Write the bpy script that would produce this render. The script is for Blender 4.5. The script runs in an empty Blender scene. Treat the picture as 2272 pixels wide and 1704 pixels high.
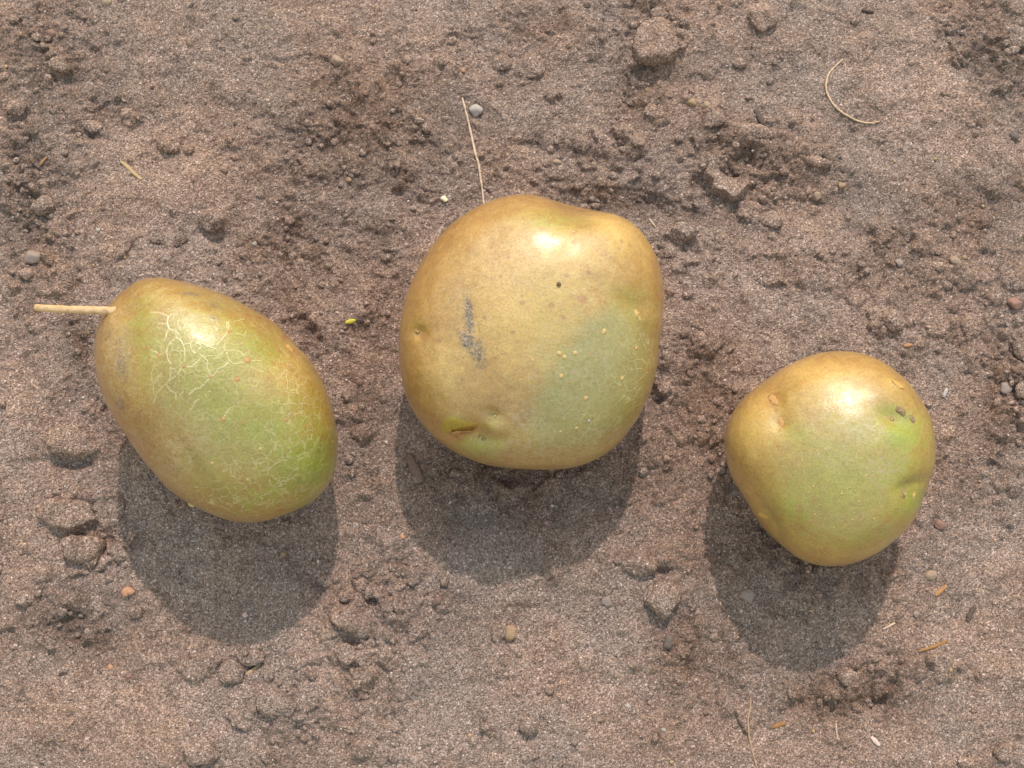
import bpy, math, random
import numpy as np

# ------------------------------------------------------------------ camera, sky, sun, exposure
W, H = 2272.0, 1704.0                      # pixel grid of the photograph, used for measuring
HFOV = math.radians(47.0)
TILT = math.radians(11.0)
CAM_D = 0.405
FPX = (W / 2) / math.tan(HFOV / 2)
SUN_ELEV = math.radians(47.0)
SUN_AZ = math.radians(7.0)                 # from +Y towards +X

scene = bpy.context.scene
C = scene.collection
cam_data = bpy.data.cameras.new("camera")
cam_data.sensor_fit = 'HORIZONTAL'
cam_data.angle = HFOV
cam_data.clip_start = 0.01
cam_data.clip_end = 100.0
cam = bpy.data.objects.new("camera", cam_data)
C.objects.link(cam)
CAM = np.array([0.0, -CAM_D * math.sin(TILT), CAM_D * math.cos(TILT)])
cam.location = CAM
cam.rotation_euler = (TILT, 0, 0)
scene.camera = cam

world = bpy.data.worlds.new("World")
scene.world = world
world.use_nodes = True
wn = world.node_tree.nodes
wn.clear()
sky = wn.new("ShaderNodeTexSky")
sky.sky_type = 'NISHITA'
sky.sun_disc = False
sky.sun_elevation = SUN_ELEV
sky.sun_rotation = SUN_AZ
sky.air_density = 3.3
sky.dust_density = 1.0
sky.ozone_density = 1.0
bg = wn.new("ShaderNodeBackground")
bg.inputs['Strength'].default_value = 0.15
wo = wn.new("ShaderNodeOutputWorld")
world.node_tree.links.new(sky.outputs[0], bg.inputs[0])
world.node_tree.links.new(bg.outputs[0], wo.inputs[0])

sun_data = bpy.data.lights.new("sun", 'SUN')
sun_data.energy = 2.0
sun_data.angle = math.radians(1.2)
sun_data.color = (1.0, 0.93, 0.84)
sun = bpy.data.objects.new("sun", sun_data)
C.objects.link(sun)
sun.rotation_euler = (-(math.pi / 2 - SUN_ELEV), 0, -SUN_AZ)
sun.location = (0.05, 0.5, 0.9)

scene.view_settings.view_transform = 'Standard'
scene.view_settings.look = 'None'
scene.view_settings.exposure = 0.60
scene.view_settings.gamma = 1.0

# ------------------------------------------------------------------ measuring helpers
RIGHT = np.array([1.0, 0, 0])
UP = np.array([0, math.cos(TILT), math.sin(TILT)])
FWD = np.array([0, math.sin(TILT), -math.cos(TILT)])

def ray(u, v):
    return RIGHT * ((u - W / 2) / FPX) + UP * ((H / 2 - v) / FPX) + FWD

def on_ground(u, v, z=0.0):
    r = ray(u, v)
    return CAM + r * ((z - CAM[2]) / r[2])

def m_per_px(u, v):
    return float(np.linalg.norm(on_ground(u + 1, v) - on_ground(u, v)))

def to_px(P):
    q = P - CAM
    d = q @ FWD
    return W / 2 + FPX * (q @ RIGHT) / d, H / 2 - FPX * (q @ UP) / d

def pxA(x, y): return (x / 2.765, y / 2.765)
def pxB(x, y): return (740 + x / 2.765, y / 2.765)
def pxC(x, y): return (1472 + x / 2.765, y / 2.765)
def pxD(x, y): return (x / 2.765, 1104 + y / 2.765)
def pxE(x, y): return (740 + x / 2.765, 1104 + y / 2.765)
def pxF(x, y): return (1472 + x / 2.765, 1104 + y / 2.765)
def pxG(x, y): return (1472 + x / 2.765, 500 + y / 2.765)
def pL(x, y): return (x / 2.5925, 560 + y / 2.5925)          # left potato
def pM(x, y): return (840 + x / 2.5136, 400 + y / 2.5136)    # middle potato
def pR(x, y): return (1560 + x / 2.9625, 740 + y / 2.9625)   # right potato

# ------------------------------------------------------------------ noise
def _hash(ix, iy, iz, seed):
    h = (ix.astype(np.int64) * 374761393 + iy.astype(np.int64) * 668265263 + iz.astype(np.int64) * 2147483647 + seed * 974634777)
    h = h & 0xFFFFFFFF
    h = ((h ^ (h >> 13)) * 1274126177) & 0xFFFFFFFF
    h = ((h ^ (h >> 16)) * 2246822519) & 0xFFFFFFFF
    return h ^ (h >> 15)

def _r(h, k=0):
    h = ((h + k * 2654435761) * 1597334677) & 0xFFFFFFFF
    h = h ^ (h >> 15)
    return (h & 0xFFFFFF) / float(0x1000000)

def fade(t): return t * t * t * (t * (t * 6 - 15) + 10)

def perlin2(x, y, seed=0):
    xi = np.floor(x); yi = np.floor(y)
    fx = x - xi; fy = y - yi
    z = np.zeros(1, dtype=np.int64)
    def g(dx, dy):
        a = _r(_hash(xi + dx, yi + dy, z, seed)) * 6.2831853
        return np.cos(a) * (fx - dx) + np.sin(a) * (fy - dy)
    u = fade(fx); v = fade(fy)
    a = g(0, 0) * (1 - u) + g(1, 0) * u
    b = g(0, 1) * (1 - u) + g(1, 1) * u
    return (a * (1 - v) + b * v) * 1.4

def fbm2(x, y, octs=3, seed=0, gain=0.5):
    s = 0; a = 1; t = 0
    for i in range(octs):
        s = s + a * perlin2(x * 2 ** i + 17.3 * i, y * 2 ** i - 9.1 * i, seed + i)
        t += a; a *= gain
    return s / t

def perlin3(P, seed=0):
    i = np.floor(P); f = P - i
    u = fade(f)
    res = 0
    for dx in (0, 1):
        for dy in (0, 1):
            for dz in (0, 1):
                h = _hash(i[:, 0] + dx, i[:, 1] + dy, i[:, 2] + dz, seed)
                gx = _r(h, 1) * 2 - 1; gy = _r(h, 2) * 2 - 1; gz = _r(h, 3) * 2 - 1
                n = gx * (f[:, 0] - dx) + gy * (f[:, 1] - dy) + gz * (f[:, 2] - dz)
                w = (u[:, 0] if dx else 1 - u[:, 0]) * (u[:, 1] if dy else 1 - u[:, 1]) * (u[:, 2] if dz else 1 - u[:, 2])
                res = res + n * w
    return res * 1.3

def fbm3(P, octs=3, seed=0, gain=0.5):
    s = 0; a = 1; t = 0
    for k in range(octs):
        s = s + a * perlin3(P * 2 ** k + 7.7 * k, seed + k); t += a; a *= gain
    return s / t

def sstep(a, b, x):
    t = np.clip((x - a) / (b - a), 0, 1)
    return t * t * (3 - 2 * t)

def bumps2(x, y, cell, seed, prob, rmin=0.25, rmax=0.5):
    """round crumbs on a jittered grid; prob is the chance per cell, sampled at each point"""
    gx = x / cell; gy = y / cell
    xi = np.floor(gx); yi = np.floor(gy)
    out = np.zeros_like(x); z = np.zeros(1, dtype=np.int64)
    for dx in (-1, 0, 1):
        for dy in (-1, 0, 1):
            h = _hash(xi + dx, yi + dy, z, seed)
            cx = xi + dx + 0.15 + 0.7 * _r(h, 1); cy = yi + dy + 0.15 + 0.7 * _r(h, 2)
            r = rmin + (rmax - rmin) * _r(h, 3) ** 1.5
            e = 0.7 + 0.6 * _r(h, 5)
            d2 = ((gx - cx) * e) ** 2 + ((gy - cy) / e) ** 2
            b = np.sqrt(np.maximum(0, 1 - d2 / r ** 2)) * r
            out = np.maximum(out, np.where(_r(h, 4) < prob, b, 0))
    return out

def blob(u, v, cx, cy, rx, ry=None, rot=0.0, hard=0.0):
    """1 in the middle of an ellipse fading to 0; hard 0 = gaussian, towards 1 = crisp edge"""
    ry = rx if ry is None else ry
    a = math.radians(rot); c, s = math.cos(a), math.sin(a)
    dx = u - cx; dy = v - cy
    d2 = ((dx * c + dy * s) / rx) ** 2 + ((-dx * s + dy * c) / ry) ** 2
    if hard <= 0: return np.exp(-d2)
    return 1 - sstep(hard, 2 - hard, np.sqrt(d2))

# ------------------------------------------------------------------ mesh helpers
def grid_mesh(name, V, nr, nc, wrap=False, attrs=None, caps=None):
    """quads over an nr x nc lattice of points (row-major)"""
    cols = nc if wrap else nc - 1
    i, j = np.meshgrid(np.arange(nr - 1), np.arange(cols), indexing='ij')
    j2 = (j + 1) % nc
    q = np.stack([i * nc + j, i * nc + j2, (i + 1) * nc + j2, (i + 1) * nc + j], -1).reshape(-1, 4)
    return raw_mesh(name, V, q, attrs, caps)

def raw_mesh(name, V, quads, attrs=None, tris=None, smooth=True):
    me = bpy.data.meshes.new(name)
    loops = quads.reshape(-1) if quads is not None and len(quads) else np.zeros(0, int)
    nq = len(quads) if quads is not None else 0
    starts = np.arange(nq) * 4
    if tris is not None and len(tris):
        starts = np.concatenate([starts, nq * 4 + np.arange(len(tris)) * 3])
        loops = np.concatenate([loops, np.asarray(tris).reshape(-1)])
    me.vertices.add(len(V)); me.vertices.foreach_set("co", np.ascontiguousarray(V, dtype=np.float32).ravel())
    me.loops.add(len(loops)); me.loops.foreach_set("vertex_index", loops.astype(np.int32))
    me.polygons.add(len(starts)); me.polygons.foreach_set("loop_start", starts.astype(np.int32))
    me.polygons.foreach_set("use_smooth", np.full(len(starts), smooth))
    me.update(calc_edges=True)
    for k, a in (attrs or {}).items():
        at = me.attributes.new(k, 'FLOAT', 'POINT')
        at.data.foreach_set("value", np.ascontiguousarray(a, dtype=np.float32))
    return me

def link(name, me, mat, parent=None, label=None, cat=None, group=None, kind=None, loc=None):
    o = bpy.data.objects.new(name, me)
    C.objects.link(o)
    if mat and not me.materials: me.materials.append(mat)
    if parent is not None: o.parent = parent
    if label: o["label"] = label
    if cat: o["category"] = cat
    if group: o["group"] = group
    if kind: o["kind"] = kind
    if loc is not None: o.location = loc
    return o

# ------------------------------------------------------------------ node helpers
class NT:
    def __init__(self, name):
        self.m = bpy.data.materials.new(name); self.m.use_nodes = True
        self.t = self.m.node_tree; self.t.nodes.clear()
        self.out = self.t.nodes.new("ShaderNodeOutputMaterial")
        self.b = self.t.nodes.new("ShaderNodeBsdfPrincipled")
        self.t.links.new(self.b.outputs[0], self.out.inputs[0])
    def put(self, sock, val):
        if isinstance(val, bpy.types.NodeSocket): self.t.links.new(val, sock)
        else: sock.default_value = val
    def node(self, typ, ins=None, **kw):
        n = self.t.nodes.new(typ)
        for k, v in kw.items(): setattr(n, k, v)
        for k, v in (ins or {}).items(): self.put(n.inputs[k], v)
        return n
    def pos(self): return self.node("ShaderNodeNewGeometry").outputs['Position']
    def attr(self, name): return self.node("ShaderNodeAttribute", attribute_name=name).outputs['Fac']
    def noise(self, vec, scale, detail=2, rough=0.5, dist=0.0, color=False):
        n = self.node("ShaderNodeTexNoise", {'Vector': vec, 'Scale': scale, 'Detail': detail, 'Roughness': rough, 'Distortion': dist})
        return n.outputs[1 if color else 0]
    def vor(self, vec, scale, feature='F1', rand=1.0):
        return self.node("ShaderNodeTexVoronoi", {'Vector': vec, 'Scale': scale, 'Randomness': rand}, feature=feature)
    def math(self, op, a, b=0.0, c=0.0, clamp=False):
        n = self.node("ShaderNodeMath", operation=op, use_clamp=clamp)
        self.put(n.inputs[0], a); self.put(n.inputs[1], b)
        self.put(n.inputs[2], c)
        return n.outputs[0]
    def ramp(self, x, lo, hi, a=0.0, b=1.0):
        n = self.node("ShaderNodeMapRange", {'Value': x, 'From Min': lo, 'From Max': hi, 'To Min': a, 'To Max': b}, interpolation_type='SMOOTHSTEP')
        return n.outputs[0]
    def cramp(self, x, stops, interp='LINEAR'):
        n = self.node("ShaderNodeValToRGB", {'Fac': x})
        cr = n.color_ramp; cr.interpolation = interp
        while len(cr.elements) < len(stops): cr.elements.new(0.5)
        for e, (p, c) in zip(cr.elements, stops):
            e.position = p; e.color = (*c, 1)
        return n.outputs[0]
    def mix(self, f, a, b, blend='MIX'):
        n = self.node("ShaderNodeMix", data_type='RGBA', blend_type=blend)
        self.put(n.inputs[0], f)
        for s, v in ((n.inputs[6], a), (n.inputs[7], b)):
            self.put(s, (*v, 1) if isinstance(v, tuple) and len(v) == 3 else v)
        return n.outputs[2]
    def vmath(self, op, a, b=None, scale=None):
        n = self.node("ShaderNodeVectorMath", operation=op)
        self.put(n.inputs[0], a)
        if b is not None: self.put(n.inputs[1], b)
        if scale is not None: self.put(n.inputs['Scale'], scale)
        return n.outputs[0]
    def bump(self, h, strength, dist, normal=None):
        n = self.node("ShaderNodeBump", {'Height': h, 'Strength': strength, 'Distance': dist})
        if normal is not None: self.put(n.inputs['Normal'], normal)
        return n.outputs[0]
    def done(self, col, rough=0.9, spec=0.5, normal=None, sss=0.0):
        self.put(self.b.inputs['Base Color'], (*col, 1) if isinstance(col, tuple) and len(col) == 3 else col)
        self.put(self.b.inputs['Roughness'], rough)
        self.put(self.b.inputs['Specular IOR Level'], spec)
        if normal is not None: self.put(self.b.inputs['Normal'], normal)
        if sss:
            self.b.inputs['Subsurface Weight'].default_value = sss
            self.b.inputs['Subsurface Radius'].default_value = (1.0, 0.6, 0.2)
            self.b.inputs['Subsurface Scale'].default_value = 0.002
        return self.m

def srgb(r, g, b):
    f = lambda c: (c / 255 / 12.92) if c / 255 <= 0.04045 else ((c / 255 + 0.055) / 1.055) ** 2.4
    return (f(r), f(g), f(b))

# ------------------------------------------------------------------ soil material
def soil_material(name, tint=(1, 1, 1), attrs=True, gain=1.0):
    t = NT(name)
    p = t.pos()
    warp = t.vmath('ADD', p, t.vmath('SCALE', t.noise(p, 900, 2, color=True), scale=0.0006))
    v1 = t.vor(warp, 2000); v2 = t.vor(warp, 3300)
    r1 = t.node("ShaderNodeSeparateColor", {'Color': v1.outputs['Color']})
    r2 = t.node("ShaderNodeSeparateColor", {'Color': v2.outputs['Color']})
    g1 = t.cramp(r1.outputs[0], [(0.0, (.065, .047, .036)), (0.22, (.130, .096, .073)), (0.55, (.200, .151, .116)), (0.85, (.300, .232, .184)), (0.97, (.38, .308, .255)), (1.0, (.62, .54, .48))])
    g2 = t.cramp(r2.outputs[1], [(0.0, (.055, .040, .031)), (0.28, (.140, .103, .078)), (0.7, (.235, .178, .138)), (0.95, (.345, .272, .22)), (1.0, (.64, .56, .50))])
    col = t.mix(0.45, g1, g2)
    # warmer and greyer zones
    z = t.noise(p, 22, 3, 0.6)
    col = t.mix(t.ramp(z, 0.35, 0.65), col, t.mix(1.0, col, (1.06, 0.97, 0.90), 'MULTIPLY'))
    m = t.noise(p, 160, 3, 0.65)
    col = t.mix(1.0, col, t.cramp(m, [(0.25, (.72, .70, .69)), (0.5, (1, 1, 1)), (0.75, (1.16, 1.14, 1.12))]), 'MULTIPLY')
    if attrs:
        d = t.attr('damp')  # damp soil; below the potatoes this also darkens in place of shadow
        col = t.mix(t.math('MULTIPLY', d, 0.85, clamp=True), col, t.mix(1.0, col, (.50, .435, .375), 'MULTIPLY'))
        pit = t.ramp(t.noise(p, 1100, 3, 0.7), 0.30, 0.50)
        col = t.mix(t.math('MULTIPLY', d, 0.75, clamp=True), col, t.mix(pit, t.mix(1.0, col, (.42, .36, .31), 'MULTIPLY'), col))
        dry = t.attr('dry')
        col = t.mix(t.math('MULTIPLY', dry, 1.0, clamp=True), col, t.mix(1.0, col, (1.34, 1.32, 1.31), 'MULTIPLY'))
    col = t.mix(1.0, col, tuple(c * gain for c in tint), 'MULTIPLY')
    hgt = t.math('ADD', t.math('MULTIPLY', v1.outputs['Distance'], -1.0), t.math('MULTIPLY', v2.outputs['Distance'], -0.5))
    n = t.bump(hgt, 0.9, 0.0006)
    n = t.bump(t.noise(p, 420, 4, 0.7), 0.7, 0.0018, n)
    return t.done(col, 0.92, 0.25, n)

SOIL_TINT = (1.06, 0.965, 1.03)
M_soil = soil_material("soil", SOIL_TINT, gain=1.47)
M_clod = soil_material("clod_soil", SOIL_TINT, attrs=False, gain=1.56)

# ------------------------------------------------------------------ the list of stones, clods and plant bits on the soil (photo pixels)
# kind, (u, v), width px, height px, rotation deg, label
CLODS = [
 ("clod", (139,150), 50,38, 10, "sandy soil clod with a dark shaded notch at its left, upper left corner"),
 ("clod", (376,322), 52,38, 15, "crumbly soil clod below and right of the dark clump in the upper left"),
 ("clod", (418,336), 26,22, 0, "little soil clod touching the right side of a bigger upper left clod"),
 ("clod", (282,252), 30,28, 0, "rounded soil clod casting a short shadow, upper left"),
 ("clod", (99,458), 46,42, 0, "knobbly soil clod near the left edge, above the oval grey pebble"),
 ("clod", (474,488), 64,52, 20, "soft edged soil clod above the stemmed potato"),
 ("clod", (376,532), 78,30, 4, "low flat crust of soil lying above the stemmed potato's shoulder"),
 ("clod", (204,278), 44,30, 35, "dark damp soil clump in the upper left", ),
 ("clod", (984,139), 21,20, 0, "small pale soil lump below the top edge, left of the white pebble's root"),
 ("clod", (1109,143), 46,40, 20, "squarish soil clod left of a wider flat clod, top centre"),
 ("clod", (1181,148), 60,50, 0, "wide flat soil clod at top centre, right of a squarish one"),
 ("clod", (1456,100), 112,98, -10, "largest soil clod at the top, broad and smooth with shadow below"),
 ("clod", (1461,36), 36,32, 0, "soil clod sitting just above the largest top clod"),
 ("clod", (1504,82), 26,24, 0, "small soil clod at the right flank of the largest top clod"),
 ("clod", (1445,247), 30,30, 0, "round soil clod below the largest top clod"),
 ("clod", (1384,290), 42,38, 30, "soil clod at the upper left of a trio above the middle potato"),
 ("clod", (1414,323), 30,22, 20, "lower right soil clod of the trio above the middle potato"),
 ("clod", (1383,334), 22,16, 10, "smallest soil clod of the trio above the middle potato"),
 ("clod", (1690,42), 58,72, -20, "tall lumpy soil clod by the top edge, right of centre"),
 ("clod", (1640,140), 34,26, 0, "faint soil clod left of the curved straw, by the pale chips"),
 ("clod", (1585,268), 60,34, -20, "long soil clod below the two tan chips"),
 ("clod", (1668,300), 80,38, 12, "ridge of crusted soil just above the hollow crescent crust"),
 ("clod", (1810,362), 58,26, 15, "soil clod beside the little brown stick, right of the crescent crust"),
 ("clod", (1714,488), 52,36, 0, "soil clod below the hollow crescent crust"),
 ("clod", (1519,520), 60,40, 10, "soil clod with dark hollow beneath, right of the middle potato's shoulder"),
 ("clod", (1484,562), 30,26, 0, "little soil lump touching the gap beside the middle potato"),
 ("clod", (2246,88), 62,48, 25, "dark edged soil clod in the upper right corner"),
 ("clod", (2234,126), 30,22, 0, "small dark soil clod below the upper right corner clod"),
 ("clod", (2080,592), 30,24, 0, "soil clod left of the round pebble near the right edge"),
 ("clod", (1971,713), 58,48, 20, "rough crumbling soil clod above the round potato"),
 ("clod", (1548,756), 32,34, 0, "upright soil clod between the middle and the round potato"),
 ("clod", (1518,742), 22,18, 0, "small soil clod left of the upright one beside the middle potato"),
 ("clod", (2264,776), 46,56, 0, "soil clod cut by the right edge, upper of two beside the round potato"),
 ("clod", (2262,872), 46,50, 0, "soil clod cut by the right edge, lower of two beside the round potato"),
 ("clod", (1472,862), 34,30, 0, "soil clod tucked against the right flank of the middle potato"),
 ("clod", (166,980), 118,64, 4, "wide sandy soil clod left of the stemmed potato, with a shadow under it"),
 ("clod", (150,1138), 124,62, 8, "broad cracked soil slab above the angular stone-like clod, lower left"),
 ("clod", (262,1225), 48,36, 20, "soil crumb cluster right of the angular clod, lower left"),
 ("clod", (304,1357), 30,28, 0, "small soil clod below the orange stone, left of the potato's shadow"),
 ("clod", (517,1490), 56,52, 0, "round soil clod beside a dark hole and twig, lower left"),
 ("clod", (560,1458), 60,34, -10, "soil crust forming the upper lip of the dark hole, lower left"),
 ("clod", (446,1664), 88,56, 0, "soil clod at the bottom edge with a crescent of shadow, left"),
 ("clod", (618,1560), 84,56, 10, "rough soil clod right of the bottom left twig"),
 ("clod", (772,1372), 66,66, 0, "large soil clod at the left of the lower middle cluster"),
 ("clod", (800,1296), 36,34, 0, "upper soil clod of three in a row, lower middle cluster"),
 ("clod", (826,1311), 32,28, 0, "right hand soil clod of three in a row, lower middle cluster"),
 ("clod", (771,1322), 38,32, 0, "left hand soil clod of three in a row, lower middle cluster"),
 ("clod", (720,1288), 40,26, 0, "soil clod at the shadow's edge, right of the stemmed potato's shadow"),
 ("clod", (770,1450), 46,44, 0, "soil clod directly below the large lower middle clod"),
 ("clod", (815,1496), 50,44, 15, "soil clod above the cracks at the lower middle"),
 ("clod", (812,1656), 56,48, 0, "soil clod at the bottom edge, left of centre"),
 ("clod", (1467,1328), 82,84, 0, "large smooth round soil ball between the middle and the round potato"),
 ("clod", (1420,1252), 84,52, 12, "flat soil clod just above the large round soil ball"),
 ("clod", (1174,1606), 42,42, 0, "lone soil clod near the bottom centre"),
 ("clod", (2065,1462), 34,30, 0, "soil clod just below the orange straw at the lower right"),
 ("clod", (2141,1692), 40,26, 0, "reddish soil clod on the bottom edge at the right"),
 ("clod", (1872,1500), 46,38, 30, "crumbly soil clod under the round potato's shadow"),
 ("clod", (2222,1668), 46,36, 0, "pale soil lump in the lower right corner"),
 ("clod", (60,1330), 44,34, 0, "soil lump near the left edge, below the angular clod"),
 ("clod", (36,240), 42,34, 0, "soil lump at the left edge, upper part"),
 ("clod", (64,612), 32,26, 0, "dark soil lump under the oval grey pebble at the left edge"),
]
PEBBLES = [
 # (u,v), w, h, rot, colour, label
 ((115,77), 25,19, 20, 'red', "reddish brown pebble in the upper left corner"),
 ((236,6), 22,17, 0, 'tan', "pale tan pebble cut by the top edge, left"),
 ((749,138), 29,25, 10, 'tan', "angular tan pebble alone on smooth sand, upper left of centre"),
 ((80,575), 44,32, 8, 'grey', "oval grey pebble near the left edge, left of the stemmed potato"),
 ((1056,248), 31,28, 10, 'white', "white speckled pebble beside the long thin root"),
 ((986,443), 16,14, 20, 'cream', "smooth cream pebble above the middle potato's left shoulder"),
 ((1234,360), 21,13, 10, 'tan', "small tan pebble above the middle potato's dent"),
 ((1535,228), 25,17, 15, 'ochre', "ochre chip of stone, left of a pair, upper right of centre"),
 ((1566,238), 20,19, -30, 'tan', "tan chip of stone, right of a pair, upper right of centre"),
 ((2121,579), 27,25, 0, 'tan', "round tan pebble near the right edge, with a tiny one beside it"),
 ((2144,568), 12,12, 0, 'ochre', "tiny ochre pebble touching the round tan one near the right edge"),
 ((1996,582), 19,18, 0, 'grey', "small grey pebble left of the round tan pebble"),
 ((1814,434), 22,20, 20, 'tan', "tan pebble right of and below the hollow crescent crust"),
 ((1868,411), 19,17, 0, 'ochre', "yellowish pebble in the rough soil below the curved straw"),
 ((2246,305), 24,20, 40, 'dark', "dark pebble at the right edge, below the smooth patch"),
 ((2246,678), 36,26, 15, 'red', "brown pebble at the right edge, above the edge clods"),
 ((2221,866), 29,27, 0, 'grey', "round grey pebble by the right edge clods"),
 ((286,1313), 31,21, -10, 'orange', "orange stone chip left of the stemmed potato's shadow"),
 ((244,1481), 12,12, 0, 'orange', "tiny bright orange pebble at the lower left"),
 ((287,1500), 13,11, 0, 'red', "tiny dull red pebble right of the bright orange one"),
 ((627,1229), 14,14, 0, 'ochre', "small yellow pebble lying in the stemmed potato's shadow"),
 ((542,1365), 13,12, 0, 'pink', "small pink pebble near the tip of the stemmed potato's shadow"),
 ((1348,1335), 25,22, 25, 'grey', "light grey pebble left of the large round soil ball"),
 ((1481,1424), 24,31, 10, 'dark', "dark grey pebble below the large round soil ball"),
 ((1132,1404), 33,32, 40, 'ochre', "flat ochre stone at the lower centre"),
 ((1393,1566), 13,10, 0, 'white', "white stone chip near the bottom, right of centre"),
 ((1472,1618), 10,9, 0, 'white', "white grain near the bottom edge, below the white chip"),
 ((1658,1322), 32,28, -15, 'grey', "oval grey pebble lying in the round potato's shadow"),
 ((2062,1276), 27,22, 0, 'tan', "tan pebble right of the round potato's shadow"),
 ((2031,1363), 17,15, 0, 'grey', "small grey pebble at the right edge of the round potato's shadow"),
 ((2083,1164), 27,22, 0, 'red', "dark reddish pebble beside the round potato's lower right side"),
 ((219,512), 11,10, 0, 'white', "small white pebble above the stemmed potato's stem, left"),
 ((564,539), 10,10, 0, 'white', "white grain between the stemmed and the middle potato, upper"),
 ((550,584), 12,12, 0, 'grey', "small pale grey pebble right above the stemmed potato"),
 ((776,401), 12,13, 0, 'ochre', "small ochre pebble in the dark soil above the gap of two potatoes"),
 ((894,1192), 11,11, 0, 'orange', "tiny orange pebble below the middle potato's left side"),
 ((1027,160), 12,11, 0, 'orange', "orange grain of stone above the long thin root"),
]
# name, category, polyline px, width px, colour, lift m, label
STRAWS = [
 ("root_fibre", "root", [(1026,219),(1031,240),(1040,276),(1050,320),(1055,345),(1062,368),(1066,395),(1071,430),(1074,456)], 5.0, 'pale', "long thin pale root running down to the top of the middle potato"),
 ("curved_straw", "straw", [pxC(1095,372),pxC(1045,420),pxC(1010,460),pxC(995,505),pxC(991,545),pxC(1003,592),pxC(1038,650),pxC(1098,704),pxC(1170,743),pxC(1240,756),pxC(1325,744)], 4.4, 'straw', "curved straw bent like a C at the upper right"),
 ("straw_bit", "straw", [(271,362),(286,374),(300,388),(318,403)], 9.0, 'brownstraw', "dull brown straw piece on smooth sand, upper left"),
 ("straw_bit", "straw", [(89,366),(98,358),(105,351)], 6.5, 'orange', "short orange straw piece near the left edge"),
 ("root_fibre", "root", [pxF(535,1225),pxF(528,1290),pxF(513,1350),pxF(518,1440),pxF(530,1500),pxF(548,1580),pxF(572,1659)], 4.5, 'dull', "fine brown root running off the bottom edge, right of centre"),
 ("root_fibre", "root", [(1852,1603),(1853,1620),(1857,1640)], 4.0, 'pale', "short pale root hair near the bottom right"),
 ("root_fibre", "root", [(1955,1396),(1967,1390),(1982,1382)], 5.0, 'pale', "short white fibre at the edge of the round potato's shadow"),
 ("straw_bit", "straw", [(2072,1321),(2084,1311),(2098,1299)], 11.0, 'orange', "broad orange straw flake right of the round potato's shadow"),
 ("straw_bit", "straw", [(2033,1445),(2060,1438),(2085,1428),(2101,1421)], 8.0, 'amber', "long amber straw piece at the lower right"),
 ("straw_bit", "straw", [(2002,770),(2012,768),(2022,766)], 8.0, 'orange', "little orange straw flake above the round potato"),
 ("dark_twig", "twig", [(2147,1379),(2153,1363),(2163,1345)], 12.0, 'dark', "dark seed-like twig right of the broad orange flake"),
 ("dark_twig", "twig", [(1676,242),(1685,259),(1694,278)], 15.0, 'dark', "thick dark twig left of the curved straw"),
 ("dark_twig", "twig", [(1910,25),(1924,29),(1936,30)], 7.0, 'dark', "thin dark twig near the top edge, above the curved straw"),
 ("dark_twig", "twig", [(1822,346),(1830,353),(1839,361)], 14.0, 'dark', "stubby brown twig right of the crescent crust"),
 ("bark_chip", "chip", [(906,1010),(915,1030),(926,1052),(936,1070)], 24.0, 'bark', "purplish brown bark chip in shade below the middle potato's left side"),
 ("bark_chip", "chip", [(1326,1154),(1339,1150),(1352,1148)], 12.0, 'bark', "small brown bark chip below the middle potato's right side"),
 ("bark_chip", "chip", [(962,1342),(970,1334),(978,1326)], 16.0, 'bark', "brown bark chip on sand below the middle potato's shadow"),
 ("dark_twig", "twig", [(546,1496),(560,1486),(575,1473)], 8.0, 'brownstraw', "short twig poking from the dark hole, lower left"),
 ("straw_bit", "straw", [(1712,1614),(1725,1609),(1740,1603)], 10.0, 'amber', "flat amber straw flake near the bottom, right of the fine root"),
 ("straw_bit", "straw", [(1932,1634),(1942,1645),(1950,1654)], 10.0, 'pink', "pale pinkish sliver near the bottom right"),
 ("straw_bit", "straw", [(2092,882),(2096,872),(2100,862)], 9.0, 'white', "whitish sliver right of the round potato"),
 ("root_fibre", "root", [(1442,480),(1448,491),(1456,502)], 4.0, 'pale', "short white fibre beside the middle potato's upper right shoulder"),
 ("straw_bit", "straw", [(287,532),(287,545),(282,560)], 11.0, 'bark', "reddish plant scrap above the stemmed potato"),
 ("root_fibre", "root", [(895,510),(899,497),(900,488)], 3.5, 'dull', "tiny root hair in dark soil left of the middle potato"),
]

# ------------------------------------------------------------------ the ground: one sheet
cor = [on_ground(u, v) for u in (-60, W + 60) for v in (-60, H + 60)]
x0, x1 = min(c[0] for c in cor), max(c[0] for c in cor)
y0, y1 = min(c[1] for c in cor), max(c[1] for c in cor)
STEP = 0.00041
def axis(a, b):
    core = np.linspace(a, b, int((b - a) / STEP))
    ext = []; s = STEP; d = 0
    while d < 5.0:
        s *= 1.22; d += s; ext.append(d)
    ext = np.array(ext)
    return np.concatenate([a - ext[::-1], core, b + ext]), len(ext)
xs, ex = axis(x0, x1)
ys, ey = axis(y0, y1)
GX, GY = np.meshgrid(xs, ys)
nrow, ncol = GX.shape
gx = GX.ravel(); gy = GY.ravel()
gu, gv = to_px(np.stack([gx, gy, np.zeros_like(gx)], -1))
mar = np.maximum(np.maximum(x0 - gx, gx - x1), np.maximum(y0 - gy, gy - y1))
near = 1 - sstep(0.0, 0.03, mar)
gu = np.where(mar < 0.2, gu, -9999); gv = np.where(mar < 0.2, gv, -9999)

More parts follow.
